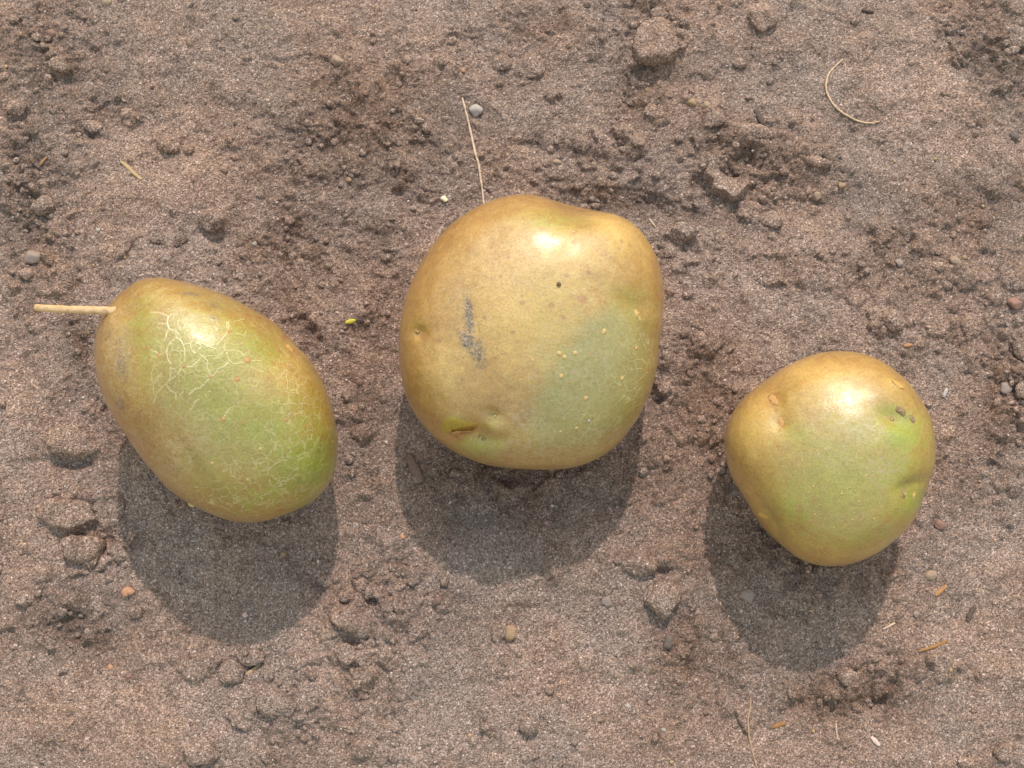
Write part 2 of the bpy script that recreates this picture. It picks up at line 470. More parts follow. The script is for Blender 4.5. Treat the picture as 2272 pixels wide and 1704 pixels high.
DAMP_SHADE = [(800,270,230,150,0,.75),(640,540,130,80,0,.7),(1370,450,150,45,5,.75),(60,420,70,190,0,.7),(190,240,110,70,20,.5),(880,330,160,120,0,.5),
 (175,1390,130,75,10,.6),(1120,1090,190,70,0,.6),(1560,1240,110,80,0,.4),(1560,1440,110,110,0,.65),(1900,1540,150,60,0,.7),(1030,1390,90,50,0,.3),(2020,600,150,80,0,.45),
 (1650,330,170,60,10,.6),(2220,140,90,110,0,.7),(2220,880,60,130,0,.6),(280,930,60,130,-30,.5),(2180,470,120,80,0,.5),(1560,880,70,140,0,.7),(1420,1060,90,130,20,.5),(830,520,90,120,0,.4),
 (1190,60,120,50,0,.5),(1420,200,80,100,0,.45),(100,120,150,90,0,.5),(170,745,40,70,0,.9),(1780,1230,190,80,0,.6),(1130,1050,200,45,0,.8),(1590,1020,40,110,0,.6),(660,700,50,160,-25,.5),(810,930,60,200,0,.5),(1270,330,90,30,10,.5),(1640,400,60,40,0,.4),(1980,1010,30,200,0,.2),(2130,1090,60,90,0,.4)]  # damp soil, plus contact shade painted under the potatoes
DRY = [(2070,240,190,110,25,.9),(900,90,180,90,0,.5),(360,400,140,110,0,.6),(620,180,120,90,0,.4),(1620,640,150,80,0,.5),(1250,1500,220,110,0,.6),(330,1560,260,90,0,.7),(2150,1450,110,140,0,.5),
 (1350,300,90,60,0,.3),(520,1250,170,150,0,.15),(150,980,110,60,0,.6),(170,1180,120,90,0,.5),(1680,1420,160,50,0,.3),(1200,1640,300,60,0,.5),(1800,1660,300,50,0,.4),(30,900,60,200,0,.5),(700,1500,150,120,0,.4),(1880,640,120,90,0,.3),(1760,560,120,60,0,.3),(2200,1240,70,120,0,.5)]
damp = np.zeros_like(gx); dry = np.zeros_like(gx)
wu = gu + 55 * fbm2(gx / 0.012, gy / 0.012, 3, 301); wv = gv + 55 * fbm2(gx / 0.012, gy / 0.012, 3, 311)
for cx, cy, rx, ry, rot, a in DAMP_SHADE: damp = np.maximum(damp, a * blob(wu, wv, cx, cy, rx, ry, rot))
for cx, cy, rx, ry, rot, a in DRY: dry = np.maximum(dry, a * blob(wu, wv, cx, cy, rx, ry, rot))
zone = fbm2(gx / 0.03, gy / 0.03, 3, 401)
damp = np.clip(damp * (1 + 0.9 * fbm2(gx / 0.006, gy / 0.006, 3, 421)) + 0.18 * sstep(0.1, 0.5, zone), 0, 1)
dry = np.clip(dry * (1 + 0.6 * fbm2(gx / 0.009, gy / 0.009, 3, 431)) * (1 - damp), 0, 1)
ROUGH = [(820,1360,130,160,0,1),(780,1560,160,100,0,.8),(1450,60,200,70,0,.7),(1650,380,190,120,0,.9),(100,60,120,70,0,.8),(60,450,80,200,0,1),(1480,520,60,60,0,.8),(200,1200,140,120,0,.7),(2230,850,60,200,0,1),
 (1950,1530,200,70,0,.7),(640,1560,120,80,0,.8),(1380,320,80,60,0,.7),(2200,100,90,100,0,.9),(2050,600,130,60,0,.6),(1980,710,70,60,0,.6),(60,700,60,120,0,.3),(1450,800,60,150,0,.7),(520,1500,120,70,0,.6)]
rough = 0.22 + 0.75 * damp
for cx, cy, rx, ry, rot, a in ROUGH: rough = np.maximum(rough, a * blob(wu, wv, cx, cy, rx, ry, rot))
rough = np.clip(rough + 0.35 * zone, 0.06, 1) * (1 - 0.6 * dry)

HT = 0.0022 * fbm2(gx / 0.075, gy / 0.075, 2, 1)
wx = gx + 0.004 * fbm2(gx / 0.015, gy / 0.015, 2, 21); wy = gy + 0.004 * fbm2(gx / 0.015, gy / 0.015, 2, 31)
f1 = fbm2(wx / 0.024, wy / 0.024, 2, 41)
HT += near * 0.0024 * f1
pl = fbm2(wx / 0.017, wy / 0.017, 3, 51)
clump = np.zeros_like(gx)
for cx, cy, rx, ry, rot, a in ROUGH: clump = np.maximum(clump, a * blob(wu, wv, cx, cy, rx, ry, rot))
clump = np.clip(clump * 1.15 + 0.25 * sstep(0.05, 0.5, fbm2(gx / 0.02, gy / 0.02, 3, 441)), 0, 1)
HT += near * 0.0018 * (0.3 + 0.7 * rough) * sstep(-0.02, 0.20, pl)
HT += near * 0.0014 * (0.1 + 0.9 * rough) * sstep(-0.02, 0.15, fbm2(wx / 0.010, wy / 0.010, 3, 61))
HT -= near * 0.0016 * rough * sstep(0.12, 0.32, fbm2(wx / 0.013, wy / 0.013, 4, 66))
HT += near * 0.0012 * rough * fbm2(gx / 0.0055, gy / 0.0055, 4, 71, 0.6)
HT += near * (0.0003 + 0.0011 * rough) * fbm2(gx / 0.0024, gy / 0.0024, 3, 81, 0.75)
w2x = gx + 0.0022 * fbm2(gx / 0.0045, gy / 0.0045, 4, 141, 0.6); w2y = gy + 0.0022 * fbm2(gx / 0.0045, gy / 0.0045, 4, 151, 0.6)
cr0 = bumps2(w2x, w2y, 0.0165, 90, 0.5 * clump, 0.2, 0.42)
cr1 = bumps2(w2x, w2y, 0.0095, 91, 0.05 * rough + 0.42 * clump); cr2 = bumps2(w2x, w2y, 0.0052, 92, 0.10 * rough + 0.45 * clump); cr3 = bumps2(w2x, w2y, 0.0024, 93, 0.06 + 0.30 * rough)
HT += near * np.maximum(np.maximum(np.maximum(cr0 * 0.0165 * 0.40, cr1 * 0.0095 * 0.48), cr2 * 0.0052 * 0.6), cr3 * 0.0024 * 0.5)
# cracks, hollows and lips seen in the photo: (u, v, ru, rv, rot, height mm)
LUMPS = [(2130,200,190,120,25,4.0),(2160,480,130,80,0,-4.0),(1690,312,130,30,14,2.5),(1770,440,170,60,10,-3.0),(1990,600,120,70,10,-2.0),(1440,440,120,50,5,-2.5),(360,400,160,110,0,2.0),(640,520,120,90,0,-2.5),(240,250,80,40,20,-2.0),(60,500,80,140,0,-2.0),(2250,820,60,160,0,2.0),(1900,1560,150,60,0,-2.5),(1580,1450,110,80,0,-2.0),(190,1400,120,60,15,-2.0),(780,1400,120,140,0,2.0),(1100,1130,180,60,0,-2.5),(1320,140,120,80,0,1.5),(1627,376,62,50,0,0.6),(1655,372,36,30,20,-3.4),(1612,412,60,14,20,1.3),(1470,178,60,22,-5,-2.0),(1405,200,16,40,10,-2.2),(158,172,40,10,5,-1.5),(1170,318,44,10,4,-2.2),(1250,338,70,14,8,-1.2),
 (480,522,34,16,-15,-2.5),(565,1472,22,10,-20,-4.0),(1467,1270,26,12,0,-3.0),(800,1432,44,10,0,-2.5),(880,1700,30,14,0,-1.5),(186,1262,50,16,0,-1.5),(170,1180,50,12,-15,-1.8),
 (520,1330,150,110,0,-0.8),(1980,1330,20,40,0,1.0),(1730,1440,120,40,20,1.0),(2080,250,200,110,25,0.8),(1520,552,44,18,0,-2.0),(1720,520,44,12,0,-1.2),(166,1022,70,14,0,-2.2),(210,300,34,12,30,-2.0),
 (970,1180,70,14,-35,-1.3),(2060,420,50,16,30,-1.2),(1990,480,24,34,20,-1.5),(1630,330,40,10,5,-2.0),(2090,1180,16,30,-40,-1.5),(1960,1560,40,20,0,-2.0),(1980,1520,20,14,0,-1.5),(770,320,40,12,0,-1.0),(590,265,40,10,0,-.8)]
for cx, cy, rx, ry, rot, a in LUMPS:
    HT += a * 0.001 * blob(gu + 0.25 * (wu - gu), gv + 0.25 * (wv - gv), cx, cy, rx, ry, rot, 0.0)
for k, (cx, cy), w, h, rot, *_ in CLODS:
    HT += 0.07 * m_per_px(cx, cy) * min(w, h) * blob(wu * .3 + gu * .7, wv * .3 + gv * .7, cx, cy, w * 0.62, h * 0.62, rot)
    HT -= 0.05 * m_per_px(cx, cy) * min(w, h) * blob(gu, gv, cx, cy + h * 0.75, w * 0.5, h * 0.2, rot)

HG = HT.reshape(nrow, ncol)
def ground_z(x, y):
    x = np.atleast_1d(x); y = np.atleast_1d(y)
    j = np.clip(np.searchsorted(xs, x) - 1, 0, ncol - 2); i = np.clip(np.searchsorted(ys, y) - 1, 0, nrow - 2)
    a = (x - xs[j]) / (xs[j + 1] - xs[j]); b = (y - ys[i]) / (ys[i + 1] - ys[i])
    return (HG[i, j] * (1 - a) + HG[i, j + 1] * a) * (1 - b) + (HG[i + 1, j] * (1 - a) + HG[i + 1, j + 1] * a) * b

# ------------------------------------------------------------------ potatoes: geometry from measured outlines
def closed_profile(pts, n):
    ang = np.array([a for a, r in pts]); rad = np.array([r for a, r in pts])
    o = np.argsort(ang); ang = ang[o]; rad = rad[o]
    t = np.linspace(-math.pi, math.pi, n, endpoint=False)
    r = np.interp(t, np.concatenate([ang - 2 * math.pi, ang, ang + 2 * math.pi]), np.tile(rad, 3))
    k = np.exp(-0.5 * (np.arange(-24, 25) / 7.0) ** 2); k /= k.sum()
    r = np.convolve(np.concatenate([r[-24:], r, r[:24]]), k, 'valid')
    return t, r

class Potato:
    def __init__(self, outline, depth_px, back_px, expo, dents, n_round=600, n_rings=230, seed=0, sink=0.004, lumps=0.012, lean=(0.0, 0.0)):
        us = np.array([p[0] for p in outline]); vs = np.array([p[1] for p in outline])
        cu, cv = (us.min() + us.max()) / 2, (vs.min() + vs.max()) / 2
        a = ray(cu, cv); a = a / np.linalg.norm(a)
        e1 = np.cross(a, UP); e1 /= np.linalg.norm(e1)
        e2 = np.cross(e1, a)
        prof = []
        for u, v in outline:
            r = ray(u, v); q = r / (r @ a) - a
            x, y = q @ e1, q @ e2
            prof.append((math.atan2(y, x), math.hypot(x, y)))
        t, rho = closed_profile(prof, n_round)
        # smooth version used towards the near and far poles
        f = np.fft.rfft(rho); f[4:] = 0; rs = np.fft.irfft(f, n_round)
        front = int(n_rings * 0.86)
        psi = np.concatenate([np.linspace(math.pi / 2 - 1e-3, -0.15, front), np.linspace(-0.15, -math.pi / 2 + 1e-3, n_rings - front + 1)[1:]])
        s = np.sin(psi)[:, None]; c = np.cos(psi)[:, None]
        k = np.abs(s) ** 1.6
        R = rho[None, :] * (1 - k) + rs[None, :] * k
        cc = c ** expo; ss = np.sign(s) * np.abs(s) ** expo
        dep = np.where(s > 0, depth_px, back_px) / FPX
        X = R * cc * np.cos(t)[None, :]; Y = R * cc * np.sin(t)[None, :]
        Q = a + X[..., None] * e1 + Y[..., None] * e2 - (ss * dep * np.ones_like(X) + lean[0] * X + lean[1] * Y)[..., None] * a
        Q = Q.reshape(-1, 3)
        self.nr, self.nc = n_rings, n_round
        # soft overall irregularity, kept small at the outline so that it stays as measured
        N = self.normals(Q)
        w = (np.abs(s) ** 0.8 * np.ones_like(X)).ravel()
        rad = float(rho.mean())
        Q = Q + N * (rad * lumps * 2.2 * w * fbm3((Q - a) / rad * 1.3 + seed * 3.1, 3, seed))[:, None]
        Q = Q + N * (rad * 0.006 * fbm3((Q - a) / rad * 5 + seed, 2, seed + 9))[:, None]
        u, v = self.px(Q)
        N = self.normals(Q)
        fr = sstep(-0.1, 0.15, (s * np.ones_like(X)).ravel())
        for (cx, cy), rx, ry, rot, amt in dents:
            Q = Q + N * (amt / FPX * fr * blob(u, v, cx, cy, rx, ry, rot))[:, None]
        # place: the whole shape is scaled along the view ray until its lowest point rests in the soil
        i = int(np.argmin(Q[:, 2]))
        d = (-sink - CAM[2]) / Q[i, 2]
        for _ in range(4):
            P = CAM + Q * d
            j = int(np.argmin(P[:, 2]))
            loc = float(np.mean(ground_z(P[j, 0] + np.linspace(-.01, .01, 9), np.full(9, P[j, 1]))))
            d = (loc - sink - CAM[2]) / Q[j, 2]
        self.P = CAM + Q * d
        self.a, self.e1, self.e2, self.d = a, e1, e2, d
        self.N = self.normals(self.P)
        self.u, self.v = self.px(self.P - CAM)
        self.fr = fr; self.s = (s * np.ones_like(X)).ravel()
        self.base = np.array([self.P[j, 0], self.P[j, 1], self.P[:, 2].min()])
        self.rim = ((1 - np.sqrt(np.clip(1 - cc ** 2, 0, 1))) * np.ones_like(X)).ravel()
        self.px_m = d / FPX
    def px(self, q):
        dd = q @ FWD
        return W / 2 + FPX * (q @ RIGHT) / dd, H / 2 - FPX * (q @ UP) / dd
    def normals(self, P):
        G = P.reshape(self.nr, self.nc, 3)
        du = np.roll(G, -1, 1) - np.roll(G, 1, 1)
        dv = np.empty_like(G)
        dv[1:-1] = G[2:] - G[:-2]; dv[0] = G[1] - G[0]; dv[-1] = G[-1] - G[-2]
        n = np.cross(dv, du)
        n /= np.maximum(np.linalg.norm(n, axis=-1, keepdims=True), 1e-12)
        out = n.reshape(-1, 3)
        cen = P.mean(0)
        if np.mean(np.sum(out * (P - cen), 1)) < 0: out = -out
        return out
    def build(self, name, attrs, mat, label):
        nr, nc = self.nr, self.nc
        V = np.concatenate([self.P, [self.P[:nc].mean(0)], [self.P[-nc:].mean(0)]])
        attrs = {k: np.concatenate([v, [v[:nc].mean(), v[-nc:].mean()]]) for k, v in attrs.items()}
        top, bot = nr * nc, nr * nc + 1
        j = np.arange(nc); j2 = (j + 1) % nc
        tris = np.concatenate([np.stack([np.full(nc, top), j2, j], -1), np.stack([np.full(nc, bot), (nr - 1) * nc + j, (nr - 1) * nc + j2], -1)])
        i, jj = np.meshgrid(np.arange(nr - 1), np.arange(nc), indexing='ij'); j3 = (jj + 1) % nc
        q = np.stack([i * nc + jj, i * nc + j3, (i + 1) * nc + j3, (i + 1) * nc + jj], -1).reshape(-1, 4)
        # make faces point outwards
        f = q[len(q) // 3]; n = np.cross(V[f[1]] - V[f[0]], V[f[2]] - V[f[0]])
        if n @ (V[f[0]] - V[:-2].mean(0)) < 0: q = q[:, ::-1]; tris = tris[:, ::-1]
        me = raw_mesh(name, V - self.base, q, attrs, tris)
        return link(name, me, mat, label=label, cat="potato", group="freshly dug potatoes laid out on the soil", loc=self.base)
    def at(self, px):
        """surface point and normal seen at a photo pixel"""
        d2 = (self.u - px[0]) ** 2 + (self.v - px[1]) ** 2 + np.where(self.s > -0.02, 0, 1e9)
        i = int(np.argmin(d2))
        return self.P[i], self.N[i]

L_out = [pL(*p) for p in [(625,300),(680,240),(740,190),(820,155),(900,148),(1000,160),(1100,185),(1200,210),(1300,250),(1420,315),(1530,380),(1640,470),(1720,560),(1800,670),(1860,780),(1900,900),(1925,1020),(1940,1120),(1930,1220),(1905,1310),(1850,1390),(1760,1455),(1650,1500),(1550,1540),(1450,1558),(1340,1550),(1240,1520),(1150,1480),(1080,1440),(1000,1390),(920,1310),(850,1230),(770,1120),(700,1010),(640,920),(590,810),(560,700),(548,600),(555,500),(570,430),(590,380)]]
M_out = [pM(*p) for p in [(600,130),(700,100),(800,85),(880,84),(960,98),(1050,130),(1150,155),(1250,170),(1350,210),(1430,270),(1500,350),(1545,430),(1575,520),(1587,620),(1585,720),(1570,850),(1565,950),(1550,1020),(1530,1110),(1500,1200),(1460,1290),(1410,1370),(1350,1450),(1270,1520),(1180,1575),(1080,1605),(980,1615),(880,1612),(780,1605),(700,1597),(600,1580),(500,1545),(420,1505),(340,1450),(270,1380),(215,1310),(175,1240),(145,1130),(128,1010),(120,900),(128,800),(145,700),(175,610),(220,500),(280,400),(350,310),(430,230),(510,175)]]
R_out = [pR(*p) for p in [(700,155),(780,130),(880,122),(980,128),(1080,150),(1170,190),(1240,245),(1310,310),(1380,380),(1430,440),(1480,520),(1510,600),(1525,700),(1525,800),(1515,900),(1480,990),(1450,1070),(1420,1150),(1380,1230),(1310,1310),(1230,1380),(1140,1440),(1040,1490),(960,1515),(880,1527),(800,1527),(720,1515),(640,1485),(570,1435),(500,1380),(430,1320),(360,1240),(325,1190),(300,1120),(260,1050),(210,980),(175,900),(155,820),(148,740),(155,660),(175,590),(210,520),(260,450),(320,380),(400,320),(480,265),(560,215),(630,180)]]

L_dents = [(pL(745,520),34,125,-8,-11),(pL(640,560),45,120,0,5),(pL(760,300),50,30,-30,-5),(pL(1250,250),110,26,22,-7),(pL(1130,620),120,110,0,10),(pL(1640,520),36,30,40,-6),(pL(1420,900),120,60,-40,4),(pL(1080,1180),90,20,60,-4),(pL(1870,1190),26,34,10,-3)]
M_dents = [(pM(1100,140),70,45,10,-16),(pM(1330,300),80,60,20,5),(pM(930,330),90,70,0,6),(pM(225,850),18,16,0,-9),(pM(1440,690),46,30,20,-10),(pM(1520,860),20,50,-25,-8),(pM(560,1430),46,28,25,-11),(pM(640,1310),22,14,30,-8),(pM(650,1380),26,22,0,9),(pM(430,1360),36,26,20,5),(pM(640,1490),60,16,0,6),(pM(980,1560),70,22,0,-8),(pM(880,1340),60,40,40,-7),(pM(330,1080),70,80,0,7),(pM(520,800),26,90,-8,-4)]
R_dents = [(pR(480,480),28,50,-25,-8),(pR(500,600),18,18,0,-5),(pR(1240,545),40,24,25,-10),(pR(1360,580),40,24,30,-5),(pR(1345,1030),36,30,0,-6),(pR(1400,990),36,14,-20,-5),(pR(400,1210),22,44,-30,-11),(pR(470,1300),20,50,-35,-5),(pR(1290,340),26,14,25,6),(pR(300,620),70,70,0,6),(pR(1000,260),120,50,0,5),(pR(1200,430),40,40,0,5)]

Lp = Potato(L_out, 232, 250, 0.93, L_dents, 600, 230, 3, 0.004, lean=(0.10, 0.10))
Mp = Potato(M_out, 232, 225, 0.88, M_dents, 600, 230, 7, 0.005)
Rp = Potato(R_out, 205, 200, 0.93, R_dents, 500, 210, 12, 0.004)

# ------------------------------------------------------------------ potato skin material
def skin_material(name):
    t = NT(name)
    p = t.pos()
    brown = srgb(150, 100, 32); yellow = srgb(204, 162, 90); green = srgb(152, 142, 54); lime = srgb(136, 144, 36)
    mot = t.math('ADD', t.math('MULTIPLY', t.math('SUBTRACT', t.noise(p, 260, 4, 0.7), 0.5), 2.0), t.math('MULTIPLY', t.math('SUBTRACT', t.noise(p, 1100, 3, 0.7), 0.5), 1.0))
    def mottle(a):       # break up the edge of a patch with the grain of the skin
        e = t.math('MULTIPLY', t.math('MULTIPLY', a, t.math('SUBTRACT', 1.0, a)), 4.0)
        return t.math('ADD', a, t.math('MULTIPLY', mot, t.math('ADD', t.math('MULTIPLY', e, 0.6), t.math('MULTIPLY', a, 0.10))), clamp=True)
    col = t.mix(mottle(t.attr('yellow')), brown, yellow)
    col = t.mix(mottle(t.attr('green')), col, green)
    col = t.mix(mottle(t.attr('lime')), col, lime)
    col = t.mix(mottle(t.attr('deep')), col, srgb(144, 134, 72))
    n1 = t.noise(p, 90, 4, 0.6)
    col = t.mix(1.0, col, t.cramp(n1, [(0.3, (.88, .86, .82)), (0.5, (1, 1, 1)), (0.72, (1.06, 1.05, 1.03))]), 'MULTIPLY')
    n2 = t.noise(p, 1500, 3, 0.7)
    col = t.mix(1.0, col, t.cramp(n2, [(0.3, (.76, .73, .68)), (0.5, (1, 1, 1)), (0.7, (1.16, 1.16, 1.17))]), 'MULTIPLY')
    # dusty bloom; at the middle potato's lower end also painted shade
    col = t.mix(t.math('MULTIPLY', t.attr('dust_shade'), t.ramp(t.noise(p, 700, 4, 0.75), 0.36, 0.66), clamp=True), col, srgb(178, 154, 122))
    # fine scurf squiggles: contour lines of a noise
    wv = t.vmath('ADD', p, t.vmath('SCALE', t.noise(p, 800, 2, color=True), scale=0.0016))
    c1 = t.math('ABSOLUTE', t.math('SUBTRACT', t.noise(wv, 820, 1, 0.4), 0.5))
    l1 = t.math('MULTIPLY', t.ramp(c1, 0.004, 0.016, 1.0, 0.0), t.ramp(t.noise(p, 310, 2), 0.42, 0.62))
    col = t.mix(t.math('MULTIPLY', l1, t.attr('scurf'), clamp=True), col, srgb(214, 190, 140))
    # net of raised cork lines
    wq = t.vmath('ADD', p, t.vmath('SCALE', t.noise(p, 420, 3, color=True), scale=0.0024))
    e = t.vor(wq, 310, 'DISTANCE_TO_EDGE').outputs['Distance']
    l2 = t.math('MULTIPLY', t.ramp(e, 0.012, 0.06, 1.0, 0.0), t.ramp(t.noise(p, 150, 3, 0.6), 0.40, 0.56))
    l2 = t.math('MULTIPLY', l2, t.attr('net'), clamp=True)
    lines = t.math('MAXIMUM', l2, t.attr('crack'), clamp=True)
    e3 = t.vor(wq, 165, 'DISTANCE_TO_EDGE').outputs['Distance']
    l3 = t.math('MULTIPLY', t.ramp(e3, 0.008, 0.04, 1.0, 0.0), t.ramp(t.noise(p, 190, 3, 0.6), 0.42, 0.60))
    lines = t.math('MAXIMUM', lines, t.math('MULTIPLY', l3, t.attr('net'), clamp=True))
    col = t.mix(t.math('MULTIPLY', lines, 0.62), col, srgb(214, 194, 148))
    # little brown flecks
    sp = t.vor(p, 420)
    fl = t.math('MULTIPLY', t.ramp(sp.outputs['Distance'], 0.06, 0.17, 1.0, 0.0), t.ramp(t.node("ShaderNodeSeparateColor", {'Color': sp.outputs['Color']}).outputs[0], 0.80, 0.82))
    col = t.mix(t.math('MULTIPLY', fl, t.attr('fleck'), clamp=True), col, srgb(150, 96, 52))
    col = t.mix(t.math('MULTIPLY', t.attr('spot'), 0.9), col, srgb(160, 106, 62))
    # soil stuck to the skin
    dm = t.math('MULTIPLY', t.attr('dirt'), 1.0)
    dg = t.ramp(t.math('ADD', dm, t.math('MULTIPLY', t.math('SUBTRACT', t.noise(p, 900, 4, 0.75), 0.5), 1.6)), 0.30, 1.0)
    vd = t.node("ShaderNodeSeparateColor", {'Color': t.vor(p, 2300).outputs['Color']})
    dcol = t.cramp(vd.outputs[0], [(0.0, srgb(70, 58, 48)), (0.5, srgb(108, 90, 74)), (0.9, srgb(138, 116, 96)), (1.0, srgb(176, 156, 138))])
    col = t.mix(t.math('MULTIPLY', dg, 0.92), col, dcol)
    hh = t.math('ADD', t.math('MULTIPLY', lines, 0.5), t.math('MULTIPLY', dg, 0.5))
    hh = t.math('ADD', hh, t.math('MULTIPLY', l1, 0.12))
    nn = t.bump(hh, 0.5, 0.00035)
    cn = t.bump(t.noise(p, 1500, 4, 0.7), 0.21, 0.00042, t.bump(hh, 0.5, 0.00035))
    nn = t.bump(t.noise(p, 1400, 4, 0.7), 0.34, 0.00048, nn)
    nn = t.bump(t.noise(p, 340, 2, 0.5), 0.25, 0.0009, nn)
    rg = t.math('ADD', 0.36, t.math('MULTIPLY', t.noise(p, 500, 3, 0.6), 0.16))
    rg = t.math('ADD', rg, t.math('MULTIPLY', t.math('MAXIMUM', dg, t.attr('dust_shade')), 0.25))
    t.b.inputs['Coat Weight'].default_value = 1.0
    t.put(t.b.inputs['Coat Roughness'], t.math('ADD', 0.17, t.math('MULTIPLY', t.noise(p, 1400, 4, 0.75), 0.14)))
    t.put(t.b.inputs['Coat Normal'], cn)
    return t.done(col, rg, 0.75, nn, sss=0.08)

M_skin = skin_material("potato_skin")

def line_mask(p, poly, width, conv):
    pts = [conv(*q) for q in poly]
    d = np.full(len(p.u), 1e9)
    jx = 3.0 * fbm3(p.P / 0.0022, 2, 77); jy = 3.0 * fbm3(p.P / 0.0022, 2, 87)
    for (ax, ay), (bx, by) in zip(pts[:-1], pts[1:]):
        L2 = max((bx - ax) ** 2 + (by - ay) ** 2, 1e-6)
        t = np.clip(((p.u + jx - ax) * (bx - ax) + (p.v + jy - ay) * (by - ay)) / L2, 0, 1)
        d = np.minimum(d, np.hypot(p.u + jx - ax - t * (bx - ax), p.v + jy - ay - t * (by - ay)))
    return 1 - sstep(width * 0.35, width * 0.75, d)

def poly_mask(p, pts, conv, soft, warp=8):
    wu = p.u + warp * fbm3(p.P / 0.008, 3, 155); wv = p.v + warp * fbm3(p.P / 0.008, 3, 165)
    q = [conv(*a) for a in pts]; d = np.full(len(wu), 1e9); ins = np.zeros(len(wu), bool)
    for (ax, ay), (bx, by) in zip(q, q[1:] + q[:1]):
        L2 = (bx - ax) ** 2 + (by - ay) ** 2
        t = np.clip(((wu - ax) * (bx - ax) + (wv - ay) * (by - ay)) / L2, 0, 1)
        d = np.minimum(d, np.hypot(wu - ax - t * (bx - ax), wv - ay - t * (by - ay)))
        if ay != by: ins ^= ((ay > wv) != (by > wv)) & (wu < (bx - ax) * (wv - ay) / (by - ay) + ax)
    return sstep(-soft, soft, np.where(ins, d, -d)) * p.fr

def masks(p):
    z = np.zeros(len(p.u))
    return {k: z.copy() for k in ('yellow', 'green', 'deep', 'lime', 'dust_shade', 'scurf', 'net', 'crack', 'fleck', 'spot', 'dirt')}

def paint(p, arr, items, conv, sc, warp=10):
    wu = p.u + warp * fbm3(p.P / 0.012, 3, 55); wv = p.v + warp * fbm3(p.P / 0.012, 3, 65)
    for (x, y), rx, ry, rot, a, hard in items:
        cx, cy = conv(x, y)
        b = a * blob(wu, wv, cx, cy, rx / sc, ry / sc, rot, hard) * p.fr
        np.maximum(arr, b, out=arr)

# --- left potato (zoom coordinates of its own measuring window)
k = masks(Lp); s_ = 2.5925
k['yellow'][:] = 0.10
paint(Lp, k['yellow'], [((1500,1000),420,520,-30,.35,0),((1650,700),150,300,-20,.45,0)], pL, s_)
paint(Lp, k['green'], [((1180,620),420,330,30,.98,0),((1250,850),430,300,40,.95,0),((1550,1050),360,360,0,.9,0),((1200,1200),250,200,0,.7,0),((1350,500),300,170,30,.8,0),((900,600),130,330,0,.7,0)], pL, s_, 20)
paint(Lp, k['lime'], [((1760,1230),190,210,20,1.0,0),((1500,1000),260,200,0,.3,0),((1480,560),160,80,30,.5,0),((830,450),70,200,0,.35,0),((1600,1380),320,80,-20,.55,0),((1350,1400),200,90,10,.35,0)], pL, s_)
paint(Lp, k['dust_shade'], [((1050,1100),220,190,30,.65,0),((640,600),80,300,0,.5,0),((1250,260),220,60,20,.4,0),((1000,1250),120,200,-40,.6,0),((950,900),180,120,0,.3,0)], pL, s_)
k['scurf'][:] = 0.5; k['dust_shade'][:] = np.maximum(k['dust_shade'], 0.10)
k['net'][:] = 0.28 * Lp.fr
paint(Lp, k['net'], [((1050,600),260,330,20,.55,0),((1550,1250),380,240,-20,1.0,0),((1700,900),160,400,-10,.8,0),((1300,1450),300,90,10,1,0)], pL, s_)
k['fleck'][:] = 0.45
paint(Lp, k['fleck'], [((1500,480),260,200,30,.8,0)], pL, s_)
def zA(x, y): return (300 + x / 5.53, 640 + y / 5.53)
CR = [([(190,295),(330,300),(400,350),(390,440),(415,500),(380,560),(355,640)],7),([(400,350),(440,320),(530,310)],5),([(270,440),(340,430),(395,440)],5),([(415,500),(490,520),(520,560)],5),
 ([(500,600),(430,660),(395,720),(380,790),(400,870),(440,920)],7),([(500,600),(560,640),(590,690),(660,670),(700,650),(750,615)],7),([(590,690),(610,780),(600,900)],8),([(670,680),(690,760),(730,800)],8),
 ([(810,640),(815,680),(900,710),(990,745)],9),([(740,660),(800,700)],6),([(800,820),(850,860),(890,890),(890,980),(910,1050),(930,1090)],9),([(930,1090),(980,1050),(1020,990),(1090,950),(1150,910)],6),([(640,960),(700,955),(740,920),(790,885)],11),
 ([(910,1110),(850,1170),(800,1220),(740,1240),(660,1300)],10),([(1010,690),(1080,610),(1130,540),(1155,480),(1150,410)],9),([(1090,720),(1130,765),(1220,755),(1300,785),(1340,830)],6),([(1130,800),(1150,880),(1210,925),(1330,910)],5),([(1430,880),(1540,885)],4),([(1440,970),(1500,1000),(1580,1020)],4),
 ([(560,990),(500,1060),(430,1120),(380,1170),(300,1240),(250,1310),(220,1420)],6),([(380,1180),(430,1250),(490,1290),(510,1360)],6),([(430,960),(440,1050),(410,1130)],5),([(230,1310),(225,1180),(190,1110),(200,1030),(250,930)],5),([(240,1160),(290,1080),(330,1040)],4),
 ([(720,410),(760,460),(850,470),(930,450)],5),([(780,480),(770,540)],5),([(850,600),(900,540)],5),([(930,1250),(870,1310)],6),([(780,1350),(730,1390),(700,1460),(660,1500)],6),([(1160,1480),(1110,1540),(1080,1600)],10),([(150,740),(250,780),(290,820),(350,800)],5),([(1150,410),(1250,395),(1340,370)],4),
 ([(960,450),(1020,490)],4),([(1250,550),(1330,570),(1370,520)],4),([(550,1310),(590,1260)],5),([(1120,480),(1140,400)],6)]
for poly, w in CR: k['crack'] = np.maximum(k['crack'], line_mask(Lp, poly, w / 5.53 * 1.0 + 1.0, zA) * Lp.fr)
SPL = [(1320,455,14),(1425,620,20),(1365,730,17),(855,548,11),(912,592,13),(1060,655,12),(1210,715,11),(1285,960,13),(1470,945,9),(1645,965,11),(1765,1000,10),(1420,360,13),(1635,490,18),(845,440,10),(1075,355,9)]
paint(Lp, k['spot'], [((x, y), r, r, 0, .85, .7) for x, y, r in SPL], pL, s_, 1)
